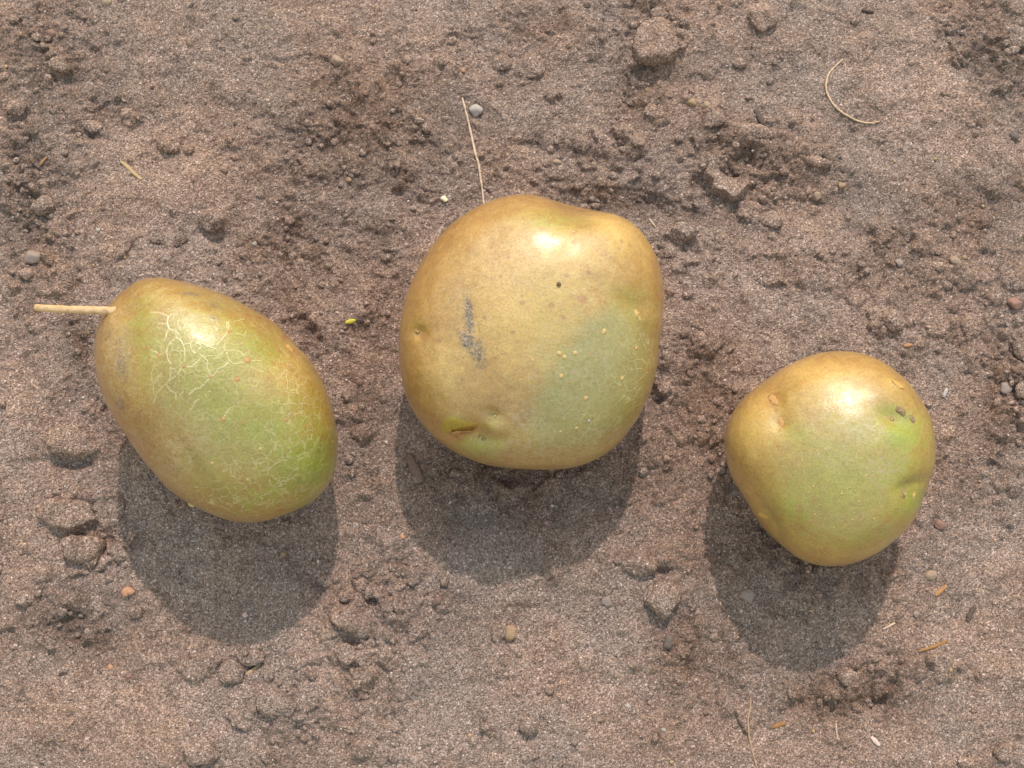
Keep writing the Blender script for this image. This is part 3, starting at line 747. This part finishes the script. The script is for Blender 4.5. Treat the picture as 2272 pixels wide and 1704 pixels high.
paint(Lp, k['dirt'], [((700,640),70,180,-8,.42,0),((690,880),30,60,-20,.5,0),((1100,240),90,22,10,.5,0),((1230,300),100,50,20,.36,0),((620,480),50,110,0,.34,0),((1240,380),50,20,20,.45,0),((1180,620),30,20,0,.0,0),((900,950),120,40,20,.25,0)], pL, s_)
k['dirt'] *= 1.5
pot_left = Lp.build("potato", k, M_skin, "olive green potato with a stub of pale stem, netted with corky lines, at the left")

# --- middle potato
k = masks(Mp); s_ = 2.5136
k['yellow'][:] = 0.22
paint(Mp, k['yellow'], [((850,720),480,470,0,.95,0),((1350,300),260,170,30,.85,0),((400,1050),230,260,0,.8,0),((1000,450),350,250,0,.9,0)], pM, s_)
paint(Mp, k['green'], [((1130,1010),300,280,-40,.55,0),((1350,1100),220,420,10,.6,0),((1000,1450),330,130,0,.6,0),((590,1480),150,70,10,.95,0),((640,1360),70,60,0,.55,0),((1000,760),300,200,-30,.25,0)], pM, s_, 16)
k['deep'] = 0.84 * poly_mask(Mp, [(1150,800),(1270,710),(1380,690),(1470,760),(1510,900),(1500,1060),(1460,1190),(1390,1310),(1280,1400),(1150,1450),(1000,1480),(880,1430),(860,1300),(900,1190),(950,1080),(1010,980),(1080,880)], pM, 26, 14)
paint(Mp, k['lime'], [((960,230),190,60,6,.5,0),((440,1350),60,40,0,.6,0),((1380,650),110,60,20,.25,0),((560,1480),110,40,10,.3,0),((225,800),50,50,0,.2,0)], pM, s_)
paint(Mp, k['dust_shade'], [((1150,1020),330,330,0,.5,0),((850,1330),160,110,20,.75,0),((900,1500),330,110,0,.9,0),((1150,1450),260,90,-20,.7,0),((450,680),90,110,0,.35,0),((900,1050),110,300,15,.5,0),((1500,1200),90,300,20,.4,0),((900,560),240,140,0,.25,0)], pM, s_)  # the lower blobs also paint the dimmer light there into the colour
k['scurf'][:] = 0.42; k['dust_shade'][:] = np.maximum(k['dust_shade'], 0.14)
paint(Mp, k['net'], [((1440,1080),130,330,12,.9,0),((1200,1350),250,130,-25,.55,0),((1250,1450),250,90,-30,.6,0)], pM, s_)
k['fleck'][:] = 0.75
SPM = [(910,272,11),(1095,292,14),(1095,345,18),(725,427,13),(680,535,12),(1048,532,16),(1170,512,15),(1415,510,18),(1135,660,28),(965,697,20),(1035,765,15),(800,685,16),(592,765,13),(748,850,14),(335,895,16),(650,990,11),(860,1005,9),(1355,340,12),(1400,362,10),(1340,380,10),(690,348,11),(640,352,9),(805,215,12),(1090,188,10),(465,1110,9),(895,1125,10),(1435,935,12),(800,645,8),(250,870,20)]
paint(Mp, k['spot'], [((x, y), r, r * .8, 20, .72, .65) for x, y, r in SPM], pM, s_, 3)
paint(Mp, k['dirt'], [((505,760),36,170,-10,1.0,0),((500,900),56,80,-15,1.0,0),((550,960),60,120,-12,.85,0),((475,640),44,80,0,.5,0),((540,1100),20,60,-10,.45,0),((820,1310),80,60,30,.50,0),((880,1390),90,60,20,.36,0),((280,670),30,60,0,.32,0),((850,1560),180,30,0,.36,0),((620,1260),60,20,0,.35,0),((560,800),10,90,-18,.6,0),((750,1480),70,60,0,.36,0)], pM, s_)
pot_mid = Mp.build("potato", k, M_skin, "largest potato, blocky and ochre with a green lower right, in the middle")

# --- right potato
k = masks(Rp); s_ = 2.9625
k['yellow'][:] = 0.42
paint(Rp, k['yellow'], [((800,330),420,170,0,.6,0),((330,640),240,260,0,1.0,0),((700,260),320,150,0,.8,0),((950,420),220,150,0,.8,0),((1330,370),110,130,40,.6,0)], pR, s_)
paint(Rp, k['green'], [((930,930),430,400,10,.95,0),((1020,660),280,190,0,.75,0),((680,1050),260,230,20,.7,0),((1250,900),260,420,0,.75,0),((1000,1300),400,170,0,.7,0)], pR, s_, 20)
paint(Rp, k['lime'], [((1330,660),150,130,0,1.0,0),((1250,530),110,60,20,.55,0),((1370,1090),110,120,30,.75,0),((1300,920),150,180,0,.4,0),((620,640),110,90,30,.35,0),((1280,1150),170,130,0,.3,0),((600,1150),200,170,20,.3,0)], pR, s_)
paint(Rp, k['dust_shade'], [((980,620),230,140,20,.65,0),((1180,900),150,130,0,.6,0),((900,800),280,180,0,.35,0),((1080,1250),200,90,10,.35,0)], pR, s_)
k['scurf'][:] = 0.4; k['dust_shade'][:] = np.maximum(k['dust_shade'], 0.08)
paint(Rp, k['net'], [((900,480),140,110,0,.55,0),((1100,640),130,70,0,.4,0)], pR, s_)
k['fleck'][:] = 0.3
SPR = [(465,420,26),(462,460,26),(505,570,22),(520,600,18),(480,500,14),(500,635,10)]
paint(Rp, k['spot'], [((x, y), r, r * 1.2, 20, .8, .5) for x, y, r in SPR], pR, s_, 4)
paint(Rp, k['dirt'], [((1300,500),24,40,-30,.75,0),((1330,540),26,24,0,.7,0),((1378,560),22,22,0,.75,0),((1245,560),16,16,0,.7,0),((1320,1045),20,20,0,.7,0),((1390,1070),16,20,0,.5,0),((500,755),16,12,20,.6,0),((460,430),20,30,0,.3,0)], pR, s_)
pot_right = Rp.build("potato", k, M_skin, "smallest, roundest potato, amber on top and green below, at the right")

# ------------------------------------------------------------------ parts of the potatoes
def icos(sub):
    import bmesh
    bm = bmesh.new(); bmesh.ops.create_icosphere(bm, subdivisions=sub, radius=1.0)
    V = np.array([v.co[:] for v in bm.verts]); F = np.array([[v.index for v in f.verts] for f in bm.faces]); bm.free()
    return V, F
ICO = {i: icos(i) for i in (1, 2, 3, 4)}

def frame(n):
    a = np.array([0, 0, 1.0]) if abs(n[2]) < 0.9 else np.array([1.0, 0, 0])
    t = np.cross(a, n); t /= np.linalg.norm(t)
    return t, np.cross(n, t)

def simple_mat(name, c, rough=0.8, var=0.25, scale=900, bump=0.3, spec=0.3):
    t = NT(name); p = t.pos()
    n = t.noise(p, scale, 4, 0.65)
    col = t.mix(1.0, c, t.cramp(n, [(0.3, (1 - var,) * 3), (0.5, (1, 1, 1)), (0.7, (1 + var * .7,) * 3)]), 'MULTIPLY')
    return t.done(col, rough, spec, t.bump(n, bump, 0.0006))

M_lent = simple_mat("lenticel_cork", srgb(200, 166, 112), 0.75, 0.2, 1800)
M_lent_brown = simple_mat("lenticel_brown", srgb(188, 142, 90), 0.8, 0.25, 1800)
M_stem = simple_mat("stem_cork", srgb(200, 162, 122), 0.75, 0.32, 420, 0.5)
M_bud = simple_mat("eye_bud", srgb(182, 176, 92), 0.55, 0.2, 1500)
M_pale = simple_mat("eye_scar", srgb(192, 150, 86), 0.6, 0.2, 1500)
M_peel = simple_mat("peeled_skin", srgb(178, 132, 88), 0.7, 0.25, 1200, 0.4)
M_scab = simple_mat("scab_cork", srgb(152, 124, 92), 0.85, 0.4, 1500, 0.8)

def part_blob(parent, pot, px, r_px, flat, name, mat, seed=0, stretch=1.0, rot=0.0, noise=0.12, sink=0.15, sub=2):
    P, N = pot.at(px)
    t, b = frame(N)
    c, s = math.cos(rot), math.sin(rot)
    t, b = t * c + b * s, b * c - t * s
    r = r_px * pot.px_m
    V, F = ICO[sub]
    V = V * (1 + noise * fbm3(V * 1.7 + seed * 5.3, 2, seed))[:, None]
    V = (V[:, :1] * t * stretch + V[:, 1:2] * b / stretch + V[:, 2:] * N * flat) * r
    o = link(name, raw_mesh(name, V, None, None, F), mat, parent)
    o.location = P + N * r * flat * (-sink) - np.array(parent.location)
    return o

for i, (x, y, r) in enumerate([(1008,966,16),(1036,984,14),(1097,964,15),(1258,846,18),(1019,1092,14),(1358,1108,14),(1157,1217,14),(1103,1385,12),(1015,1404,10),(1437,938,11),(860,1004,8),(1090,288,9)]):
    part_blob(pot_mid, Mp, pM(x, y), r / 2.5136 * 0.85, 0.38, "lenticel", M_lent, i, 1.25 if i == 3 else 1.0, 0.3)
for i, (x, y, r) in enumerate([(1425,620,19),(1365,730,15),(1210,718,10),(1058,655,11),(1320,452,12),(912,592,12),(1285,960,13),(1645,965,10),(1765,998,9),(855,548,9)]):
    part_blob(pot_left, Lp, pL(x, y), r / 2.5925 * 0.8, 0.25, "lenticel", M_lent_brown, 20 + i)
for i, (x, y, r) in enumerate([(1495,1132,13),(1220,1215,14),(1130,1350,10),(1425,1308,10),(1590,1302,9),(1345,1442,10),(1548,1430,9),(1705,1420,8),(1390,1488,7),(1525,1394,6)]):
    part_blob(pot_left, Lp, pL(x, y), r / 2.5925 * 0.8, 0.35, "lenticel", M_lent, 40 + i)
for i, (x, y, r) in enumerate([(750,772,10),(725,1004,9),(910,1052,13),(1025,1105,10),(765,1126,9),(733,1188,9),(770,1190,8),(985,1227,10),(1122,1220,11),(862,1278,8),(585,1300,7),(1076,934,8),(1040,820,7),(560,818,8),(650,833,8),(1255,818,7),(1480,750,7),(1180,620,6),(610,1222,6),(697,1322,6),(800,1438,9)]):
    part_blob(pot_right, Rp, pR(x, y), r / 2.9625 * 0.7, 0.35, "lenticel", M_lent, 60 + i, sub=1)

# eyes: a small bud in a corky rim
def eye(parent, pot, px, r_px, seed, mat=M_bud, rim=M_scab, stretch=1.2, rot=0.0):
    P, N = pot.at(px)
    base = part_blob(parent, pot, px, r_px, 0.25, "eye", rim, seed, stretch, rot, 0.35, 0.3, 3)
    t, b = frame(N); rnd = random.Random(seed)
    for q in range(3):
        a = rnd.random() * 6.28; d = r_px * pot.px_m * 0.35
        V, F = ICO[1]
        r = r_px * pot.px_m * (0.42 - 0.08 * q)
        o = link("bud", raw_mesh("bud", (V * [0.7, 1.0, 1.1]) * r, None, None, F), mat if q != 1 else M_pale, base)
        o.location = (t * math.cos(a) + b * math.sin(a)) * d + N * r_px * pot.px_m * 0.16
        o.rotation_euler = (rnd.random(), rnd.random(), rnd.random() * 3)
    return base
eye(pot_mid, Mp, pM(576,1432), 9, 101)
eye(pot_mid, Mp, pM(215,845), 9, 102, M_pale)
eye(pot_mid, Mp, pM(652,1310), 6, 103)
eye(pot_mid, Mp, pM(1445,755), 9, 104, M_pale, M_lent, 1.6, 0.6)
eye(pot_right, Rp, pR(1245,560), 7, 105, M_bud, M_scab)
eye(pot_right, Rp, pR(1320,1050), 9, 106, M_bud, M_scab)
eye(pot_right, Rp, pR(1385,1068), 6, 107, M_pale, M_lent)
eye(pot_left, Lp, pL(1665,548), 9, 108, M_pale, M_lent_brown)
part_blob(pot_right, Rp, pR(1285,335), 9, 0.10, "bud_scale", M_pale, 111, 1.5, 0.3, 0.4, 0.2, 3)
part_blob(pot_right, Rp, pR(395,1200), 11, 0.16, "bud_scale", M_pale, 112, 1.5, 1.0, 0.4, 0.2, 3)
part_blob(pot_right, Rp, pR(1305,515), 10, 0.25, "scab", M_scab, 113, 1.3, 1.0, 0.7, 0.15, 3)
part_blob(pot_right, Rp, pR(1375,560), 8, 0.25, "scab", M_scab, 114, 1.2, 0.4, 0.7, 0.15, 3)
part_blob(pot_right, Rp, pR(462,430), 13, 0.10, "scab", M_lent_brown, 115, 1.4, 1.2, 0.7, 0.2, 3)
part_blob(pot_right, Rp, pR(515,585), 10, 0.10, "scab", M_lent_brown, 116, 1.3, 0.8, 0.7, 0.2, 3)

def tube(pts, rad, nseg=10, seed=0, flat=1.0, ends=True):
    pts = np.array(pts, float); n = len(pts)
    rad = np.full(n, rad) if np.isscalar(rad) else np.array(rad)
    V = []; up = np.array([0, 0, 1.0])
    for i in range(n):
        d = pts[min(i + 1, n - 1)] - pts[max(i - 1, 0)]; d /= np.linalg.norm(d)
        sde = np.cross(d, up); sde /= np.linalg.norm(sde); upp = np.cross(sde, d)
        for q in range(nseg):
            a = 2 * math.pi * q / nseg
            V.append(pts[i] + rad[i] * (math.cos(a) * sde + flat * math.sin(a) * upp))
    Q = [[i * nseg + q, i * nseg + (q + 1) % nseg, (i + 1) * nseg + (q + 1) % nseg, (i + 1) * nseg + q] for i in range(n - 1) for q in range(nseg)]
    T = []
    if ends:
        V.append(pts[0]); V.append(pts[-1]); a, b = n * nseg, n * nseg + 1
        T = [[a, (q + 1) % nseg, q] for q in range(nseg)] + [[b, (n - 1) * nseg + q, (n - 1) * nseg + (q + 1) % nseg] for q in range(nseg)]
    return np.array(V), np.array(Q), np.array(T)

# stem stub of the left potato: leaves the shoulder and lies out to the left at the height of the shoulder
Ps, Ns = Lp.at(pL(632, 338))
dist_s = float((Ps - CAM) @ FWD)
tip_ray = ray(*pL(203, 316))
tip = CAM + tip_ray * (dist_s / float(tip_ray @ FWD)) * 1.0
tip[2] += 0.0
rpx = 23.0 / 2.5925 * Lp.px_m
st = np.linspace(0, 1, 24)
rnd = np.random.RandomState(5)
root = Ps + 0.004 * (Ps - tip) / np.linalg.norm(Ps - tip)
line = root + (tip - root)[None, :] * st[:, None]
line[:, 1] += 0.00015 * np.sin(st * 6.0)
rr = rpx * (1.0 - 0.12 * st + 0.25 * np.exp(-st * 9)) * (1 + 0.05 * rnd.randn(24)); rr[-1] *= 0.93
V, Q, T = tube(line, rr, 14)
stem = link("stem", raw_mesh("stem", V - Lp.base, Q, None, T), M_stem, pot_left, label="pale corky stub of stem sticking out to the left")
V, Q, T = tube([line[-1] - (line[-2] - line[-1]) * 0.05, line[-1] - (line[-2] - line[-1]) * 0.30], [rr[-1] * 0.75, rr[-1] * 0.6], 12)
link("cut_end", raw_mesh("cut_end", V - Lp.base, Q, None, T), simple_mat("stem_cut", srgb(150, 116, 78)), stem)
part_blob(pot_left, Lp, pL(1100, 1452), 9, 0.6, "bud_scale", M_lent, 121, 1.4, 0.8)

# loose flap of peeled skin on the middle potato
def flap(outline, lift, curl=0.0, seed=0):
    o = []
    for (ax, ay), (bx, by) in zip(outline, outline[1:] + outline[:1]):
        o += [(ax, ay), ((ax * 2 + bx) / 3, (ay * 2 + by) / 3), ((ax + 2 * bx) / 3, (ay + 2 * by) / 3)]
    o = np.array(o, float); rs = np.random.RandomState(seed); o += rs.randn(*o.shape) * 1.5
    c = o.mean(0); n = len(o); V = []; rings = 6
    for r in range(rings):
        f = 0.97 * r / (rings - 1)
        for q in o * (1 - f) + c * f:
            P, N = Mp.at(pM(*q))
            V.append(P + N * (lift * (0.5 if r else -0.3) + lift * curl * (1 - f) ** 2 * max(0, (c[1] - q[1]) / 20.0) + lift * 0.5 * rs.rand()))
    V.append(np.mean(V[-n:], 0))
    Q = np.array([[r * n + i, r * n + (i + 1) % n, (r + 1) * n + (i + 1) % n, (r + 1) * n + i] for r in range(rings - 1) for i in range(n)])
    T = np.array([[(rings - 1) * n + i, (rings - 1) * n + (i + 1) % n, rings * n] for i in range(n)])
    return np.array(V), Q, T
V, Q, T = flap([(362,1438),(369,1418),(403,1408),(424,1392),(475,1379),(533,1371),(560,1375),(536,1397),(488,1413),(478,1426),(440,1443),(410,1460),(386,1450)], 0.0006, 1.4, 3)
link("peeled_skin", raw_mesh("peeled_skin", V - Mp.base, Q, None, T), M_peel, pot_mid, label="curled brown flap of loose skin near the lower left eye")
V, Q, T = flap([(355,1336),(403,1324),(457,1334),(500,1350),(543,1370),(475,1384),(410,1402),(372,1412),(352,1370)], 0.00012, 0.0, 4)
link("bare_flesh", raw_mesh("bare_flesh", V - Mp.base, Q, None, T), simple_mat("bare_flesh", srgb(166, 136, 56), 0.5, 0.12), pot_mid, label="yellow green patch where the skin has peeled away")

# ------------------------------------------------------------------ the ground mesh
# press a shallow bed under each potato so that the soil meets the skin
for pt in (Lp, Mp, Rp):
    low = pt.P[pt.P[:, 2] < pt.P[:, 2].min() + 0.010]
    c = low.mean(0); r = 0.75 * np.sqrt(((low[:, :2] - c[:2]) ** 2).sum(1).max())
    d = np.hypot(gx - c[0], gy - c[1]) / r
    HT += 0.0012 * np.exp(-((d - 1.0) / 0.28) ** 2)
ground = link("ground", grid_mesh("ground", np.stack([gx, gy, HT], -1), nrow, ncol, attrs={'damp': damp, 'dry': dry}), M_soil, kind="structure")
ground["label"] = "dry sandy brown soil with crumbs, cracks and damp patches"
HG = HT.reshape(nrow, ncol)

# ------------------------------------------------------------------ clods
def clod_obj(idx, uv, w, h, rot, label):
    c = on_ground(*uv); mp = m_per_px(*uv)
    sub = 4 if max(w, h) > 40 else 3
    V, F = ICO[sub]
    sd = idx * 13 + 5
    V0 = V.copy()
    # a few blunt facets, then lumps, then crumbs
    rs = np.random.RandomState(sd)
    r = np.ones(len(V))
    for _ in range(8):
        n = rs.randn(3); n /= np.linalg.norm(n); dd = 0.62 + 0.26 * rs.rand()
        dot = V0 @ n
        r = np.where(dot * r > dd, dd / np.maximum(dot, 1e-3), r)
    r = r * (1 + 0.22 * fbm3(V0 * 1.4 + sd, 2, sd) + 0.16 * fbm3(V0 * 4.0 + sd, 3, sd + 1, 0.6))
    k = max(w, h) / 40.0
    r = r + 0.07 * fbm3(V0 * 9 * max(1, k) + sd, 2, sd + 3)
    V = V0 * r[:, None]
    a = math.radians(-rot); cs, sn = math.cos(a), math.sin(a)
    hz = 0.42 * min(w, h) * (0.9 if min(w, h) < 45 else 0.75)
    X = V[:, 0] * w * 0.54 * mp; Y = V[:, 1] * h * 0.56 * mp; Z = V[:, 2] * hz * mp
    V = np.stack([X * cs - Y * sn, X * sn + Y * cs, Z], -1)
    gz = float(np.percentile(ground_z(c[0] + V[::5, 0] * .8, c[1] + V[::5, 1] * .8), 40))
    loc = (c[0], c[1], gz + hz * mp * 0.32)
    return link("soil_clod", raw_mesh("soil_clod", V, None, None, F), M_clod, label=label, cat="clod", group="soil clods lying on the sand", loc=loc)
for i, (kd, uv, w, h, rot, label) in enumerate(CLODS): clod_obj(i, uv, w, h, rot, label)

# the angular flat-topped clod at the lower left
def angular_clod():
    uv = (183, 1214); c = on_ground(*uv); mp = m_per_px(*uv)
    top = [(-44,6),(-40,18),(-20,27),(4,25),(30,24),(46,16),(48,4),(34,-24),(10,-32),(-16,-30),(-32,-22)]
    bot = [(x * 1.12, y * 1.12 - 3) for x, y in top]
    n = len(top); V = []; rows = 7
    prof = [(0, 1.0, 0.0), (1, 1.06, .25), (2, 1.05, .55), (3, 1.0, .82), (4, .93, .97), (5, .6, 1.04), (6, .25, 1.02)]
    m = 66
    ang = np.linspace(0, 1, m, endpoint=False) * n
    base = np.array([np.array(top[int(a) % n]) * (1 - a % 1) + np.array(top[(int(a) + 1) % n]) * (a % 1) for a in ang])
    for _, sc, z in prof:
        for x, y in base: V.append((x * sc * mp, (y * sc - (1 - z) * 4) * mp, z * 38 * mp))
    V = np.array(V)
    V += (0.0006 * np.stack([fbm3(V / 0.004 + q * 9, 3, 500 + q, .6) for q in range(3)], -1))
    Q = np.array([[r * m + j, r * m + (j + 1) % m, (r + 1) * m + (j + 1) % m, (r + 1) * m + j] for r in range(rows - 1) for j in range(m)])
    Q = Q[:, ::-1]
    cen = len(V); V = np.vstack([V, V[-m:].mean(0)])
    T = np.array([[(rows - 1) * m + (j + 1) % m, (rows - 1) * m + j, cen] for j in range(m)])
    z = float(ground_z(c[0], c[1])[0])
    link("soil_clod", raw_mesh("soil_clod", V, Q, None, T), M_clod, label="angular flat topped soil clod like a stone, lower left", cat="clod", group="soil clods lying on the sand", loc=(c[0], c[1], z - 0.0012))
angular_clod()

# hollow crescent crust at the upper right
def crescent():
    uv = (1627, 380); c = on_ground(*uv); mp = m_per_px(*uv)
    V = []; m = 90; rows = 15
    for j in range(m + 1):
        a = math.radians(112 + 225 * j / m)         # opening towards the upper right
        f = j / m
        wide = (46 + 7 * math.sin(f * 11) + 4 * math.sin(f * 37 + 1)) * (math.sin(math.pi * min(max(f, 0.03), 0.97)) ** 0.65)
        for r in range(rows):
            g = r / (rows - 1)
            rad = 13 + wide * g
            z = np.interp(g, [0, .15, .4, .7, .93, .98, 1.0], [-8, -1, 8, 14, 15, 10, -12])
            V.append((rad * 1.28 * math.cos(a) * mp, rad * 1.12 * math.sin(a) * mp, z * 1.2 * mp))
    V = np.array(V)
    V += 0.0010 * np.stack([fbm3(V / 0.0040 + q * 9, 4, 520 + q, .6) for q in range(3)], -1)
    Q = np.array([[j * rows + r, j * rows + r + 1, (j + 1) * rows + r + 1, (j + 1) * rows + r] for j in range(m) for r in range(rows - 1)])
    z = float(np.mean(ground_z(c[0] + V[::7, 0], c[1] + V[::7, 1])))
    link("soil_crust", raw_mesh("soil_crust", V, Q), M_clod, label="raised crescent of crusted soil round a dark hollow, upper right", cat="clod", group="soil clods lying on the sand", loc=(c[0], c[1], z + 0.0006))
crescent()

# ------------------------------------------------------------------ pebbles
PC = {'red': srgb(140, 104, 92), 'tan': srgb(152, 126, 108), 'grey': srgb(142, 122, 114), 'white': srgb(164, 150, 144), 'cream': srgb(226, 206, 172), 'ochre': srgb(154, 124, 96), 'dark': srgb(104, 88, 82), 'orange': srgb(176, 128, 100), 'pink': srgb(198, 160, 148)}
PM = {k_: simple_mat("pebble_" + k_, v_, 0.65, 0.22, 1300, 0.35, 0.35) for k_, v_ in PC.items()}
for i, (uv, w, h, rot, colr, label) in enumerate(PEBBLES):
    c = on_ground(*uv); mp = m_per_px(*uv)
    V, F = ICO[3]; rs = np.random.RandomState(700 + i); r = np.ones(len(V))
    for _ in range(10):
        n = rs.randn(3); n /= np.linalg.norm(n); dd = 0.62 + 0.26 * rs.rand(); dot = V @ n
        r = np.where(dot * r > dd, dd / np.maximum(dot, 1e-3), r)
    P = V * (r * (1 + 0.10 * fbm3(V * 1.6 + i, 2, 900 + i) + 0.03 * fbm3(V * 6 + i, 2, 930 + i)))[:, None]
    a = math.radians(-rot); cs, sn = math.cos(a), math.sin(a)
    X = P[:, 0] * w * .56 * mp; Y = P[:, 1] * h * .56 * mp; Z = P[:, 2] * min(w, h) * 0.40 * mp
    gz = float(np.mean(ground_z(c[0] + X[::9] * .7, c[1] + Y[::9] * .7)))
    link("pebble", raw_mesh("pebble", np.stack([X * cs - Y * sn, X * sn + Y * cs, Z], -1), None, None, F), PM[colr], label=label, cat="pebble", group="pebbles lying in the soil", loc=(c[0], c[1], gz + min(w, h) * .06 * mp))

# ------------------------------------------------------------------ straws, roots, twigs
SC = {'pale': srgb(196, 168, 146), 'straw': srgb(200, 168, 140), 'brownstraw': srgb(176, 146, 112), 'orange': srgb(172, 124, 86), 'dull': srgb(166, 136, 112), 'amber': srgb(152, 108, 68), 'dark': srgb(92, 74, 66), 'bark': srgb(120, 94, 86), 'pink': srgb(206, 176, 164), 'white': srgb(172, 160, 156)}
SM = {k_: simple_mat("fibre_" + k_, v_, 0.75, 0.22, 800, 0.4) for k_, v_ in SC.items()}
def spline(pts, n):
    pts = np.array(pts, float); t = np.linspace(0, len(pts) - 1, n); out = []
    for q in t:
        i = min(int(q), len(pts) - 2); f = q - i
        p0 = pts[max(i - 1, 0)]; p1 = pts[i]; p2 = pts[i + 1]; p3 = pts[min(i + 2, len(pts) - 1)]
        out.append(0.5 * (2 * p1 + (p2 - p0) * f + (2 * p0 - 5 * p1 + 4 * p2 - p3) * f * f + (3 * p1 - p0 - 3 * p2 + p3) * f ** 3))
    return np.array(out)
for i, (name, cat, poly, wpx, colr, label) in enumerate(STRAWS):
    n = max(8, len(poly) * 6)
    pp = spline(poly, n)
    G = np.array([on_ground(*q) for q in pp]); mp = m_per_px(*poly[0])
    rad = wpx * 0.5 * mp
    z = ground_z(G[:, 0], G[:, 1])
    kk = 5 if n > 12 else 3
    z = np.convolve(np.pad(z, kk, mode='edge'), np.ones(2 * kk + 1) / (2 * kk + 1), 'valid')
    flat = 0.55 if wpx > 7 else 1.0
    rs = np.random.RandomState(50 + i)
    G[:, 2] = np.maximum(z, ground_z(G[:, 0], G[:, 1]) - rad * .5) + rad * flat * 0.75
    tt = np.linspace(0, 1, n)
    prof = (0.78 + 0.22 * np.sin(math.pi * tt)) if wpx < 7 else np.clip(np.sin(math.pi * (0.08 + 0.84 * tt)), 0, 1) ** 0.45
    V, Q, T = tube(G, rad * prof * (1 + 0.10 * rs.randn(n)), 10, flat=flat)
    base = np.array([G[:, 0].mean(), G[:, 1].mean(), G[:, 2].min()])
    link(name, raw_mesh(name, V - base, Q[:, ::-1], None, T[:, ::-1]), SM[colr], label=label, cat=cat, loc=base)

# yellow green leaf fleck
c = on_ground(779, 716); mp = m_per_px(779, 716)
V, F = ICO[2]; V = V * [13 * mp, 5.5 * mp, 2.5 * mp]; V[:, 2] += 30 * V[:, 0] ** 2
a = math.radians(14); V[:, :2] = np.stack([V[:, 0] * math.cos(a) - V[:, 1] * math.sin(a), V[:, 0] * math.sin(a) + V[:, 1] * math.cos(a)], -1)
link("leaf_scrap", raw_mesh("leaf_scrap", V, None, None, F), simple_mat("leaf_scrap", srgb(180, 168, 58), 0.5, 0.15), label="tiny yellow green leaf scrap between the stemmed and the middle potato", cat="leaf", loc=(c[0], c[1], float(ground_z(c[0], c[1])[0]) + 0.0008))
# dark grain lying on the middle potato
for px, r, mat, lab in ((pM(1006, 577), 4.6, simple_mat("dark_grain", srgb(104, 88, 62), 0.8), "dark soil grain stuck on top of the middle potato"), (pM(1170, 1341), 3.6, PM['white'], "white sand grain stuck on the middle potato's green side")):
    P, N = Mp.at(px); V, F = ICO[2]
    V = V * (1 + 0.3 * fbm3(V * 1.5, 2, 41))[:, None] * r * Mp.px_m
    link("soil_grain", raw_mesh("soil_grain", V, None, None, F), mat, label=lab, cat="grain", loc=P + N * r * 0.4 * Mp.px_m)

# ------------------------------------------------------------------ uncountable crumbs and grit
def scatter(name, n, rmin, rmax, pw, mat, dens, label, seed, squash=0.75, cat=None):
    rs = np.random.RandomState(seed)
    idx = np.where((mar < 0))[0]
    pr = dens[idx]; pr = pr / pr.sum()
    pick = rs.choice(idx, n, p=pr)
    V1, F1 = ICO[1]
    nv = len(V1)
    V1 = V1[None] * (1 + 0.30 * rs.randn(n, nv, 1).clip(-1.2, 1.2) * 0.6)
    r = (rmin + (rmax - rmin) * rs.rand(n) ** pw)[:, None, None]
    sc = np.stack([0.8 + 0.5 * rs.rand(n), 0.8 + 0.5 * rs.rand(n), squash * (0.7 + 0.5 * rs.rand(n))], -1)[:, None, :]
    V = V1 * r * sc
    a = rs.rand(n) * 6.28; ca, sa = np.cos(a)[:, None], np.sin(a)[:, None]
    X = V[..., 0] * ca - V[..., 1] * sa; Y = V[..., 0] * sa + V[..., 1] * ca
    px = gx[pick] + STEP * (rs.rand(n) - .5); py = gy[pick] + STEP * (rs.rand(n) - .5)
    pz = ground_z(px, py) + r[:, 0, 0] * 0.10
    V = np.stack([X + px[:, None], Y + py[:, None], V[..., 2] + pz[:, None]], -1).reshape(-1, 3)
    F = (F1[None] + (np.arange(n) * nv)[:, None, None]).reshape(-1, 3)
    o = link(name, raw_mesh(name, V, None, None, F), mat, kind="stuff", label=label)
    return o
scatter("soil_crumbs", 2600, 0.0003, 0.0018, 3.5, M_clod, np.clip(rough, 0.05, 1) ** 2 + sum(0.8 * np.exp(-((np.hypot(gx - q.base[0], gy - q.base[1]) / (q.px_m * 150) - 1) / 0.3) ** 2) for q in (Lp, Mp, Rp)), "loose soil crumbs strewn over the rough patches", 11)
t_ = NT("quartz_grit"); 
M_grit = simple_mat("quartz_grit", srgb(200, 178, 166), 0.35, 0.15, 2500, 0.2, 0.5)
scatter("quartz_grit", 420, 0.00020, 0.00055, 2.5, M_grit, np.ones_like(gx) * 0.5 + dry, "pale quartz grains sprinkled over the soil", 12, 0.8)
M_gorange = simple_mat("ochre_grit", srgb(176, 142, 108), 0.6, 0.3, 2500, 0.2)
scatter("ochre_grit", 260, 0.00025, 0.0007, 2.5, M_gorange, np.ones_like(gx), "ochre grains sprinkled over the soil", 13, 0.8)
bpy.data.materials.remove(t_.m)
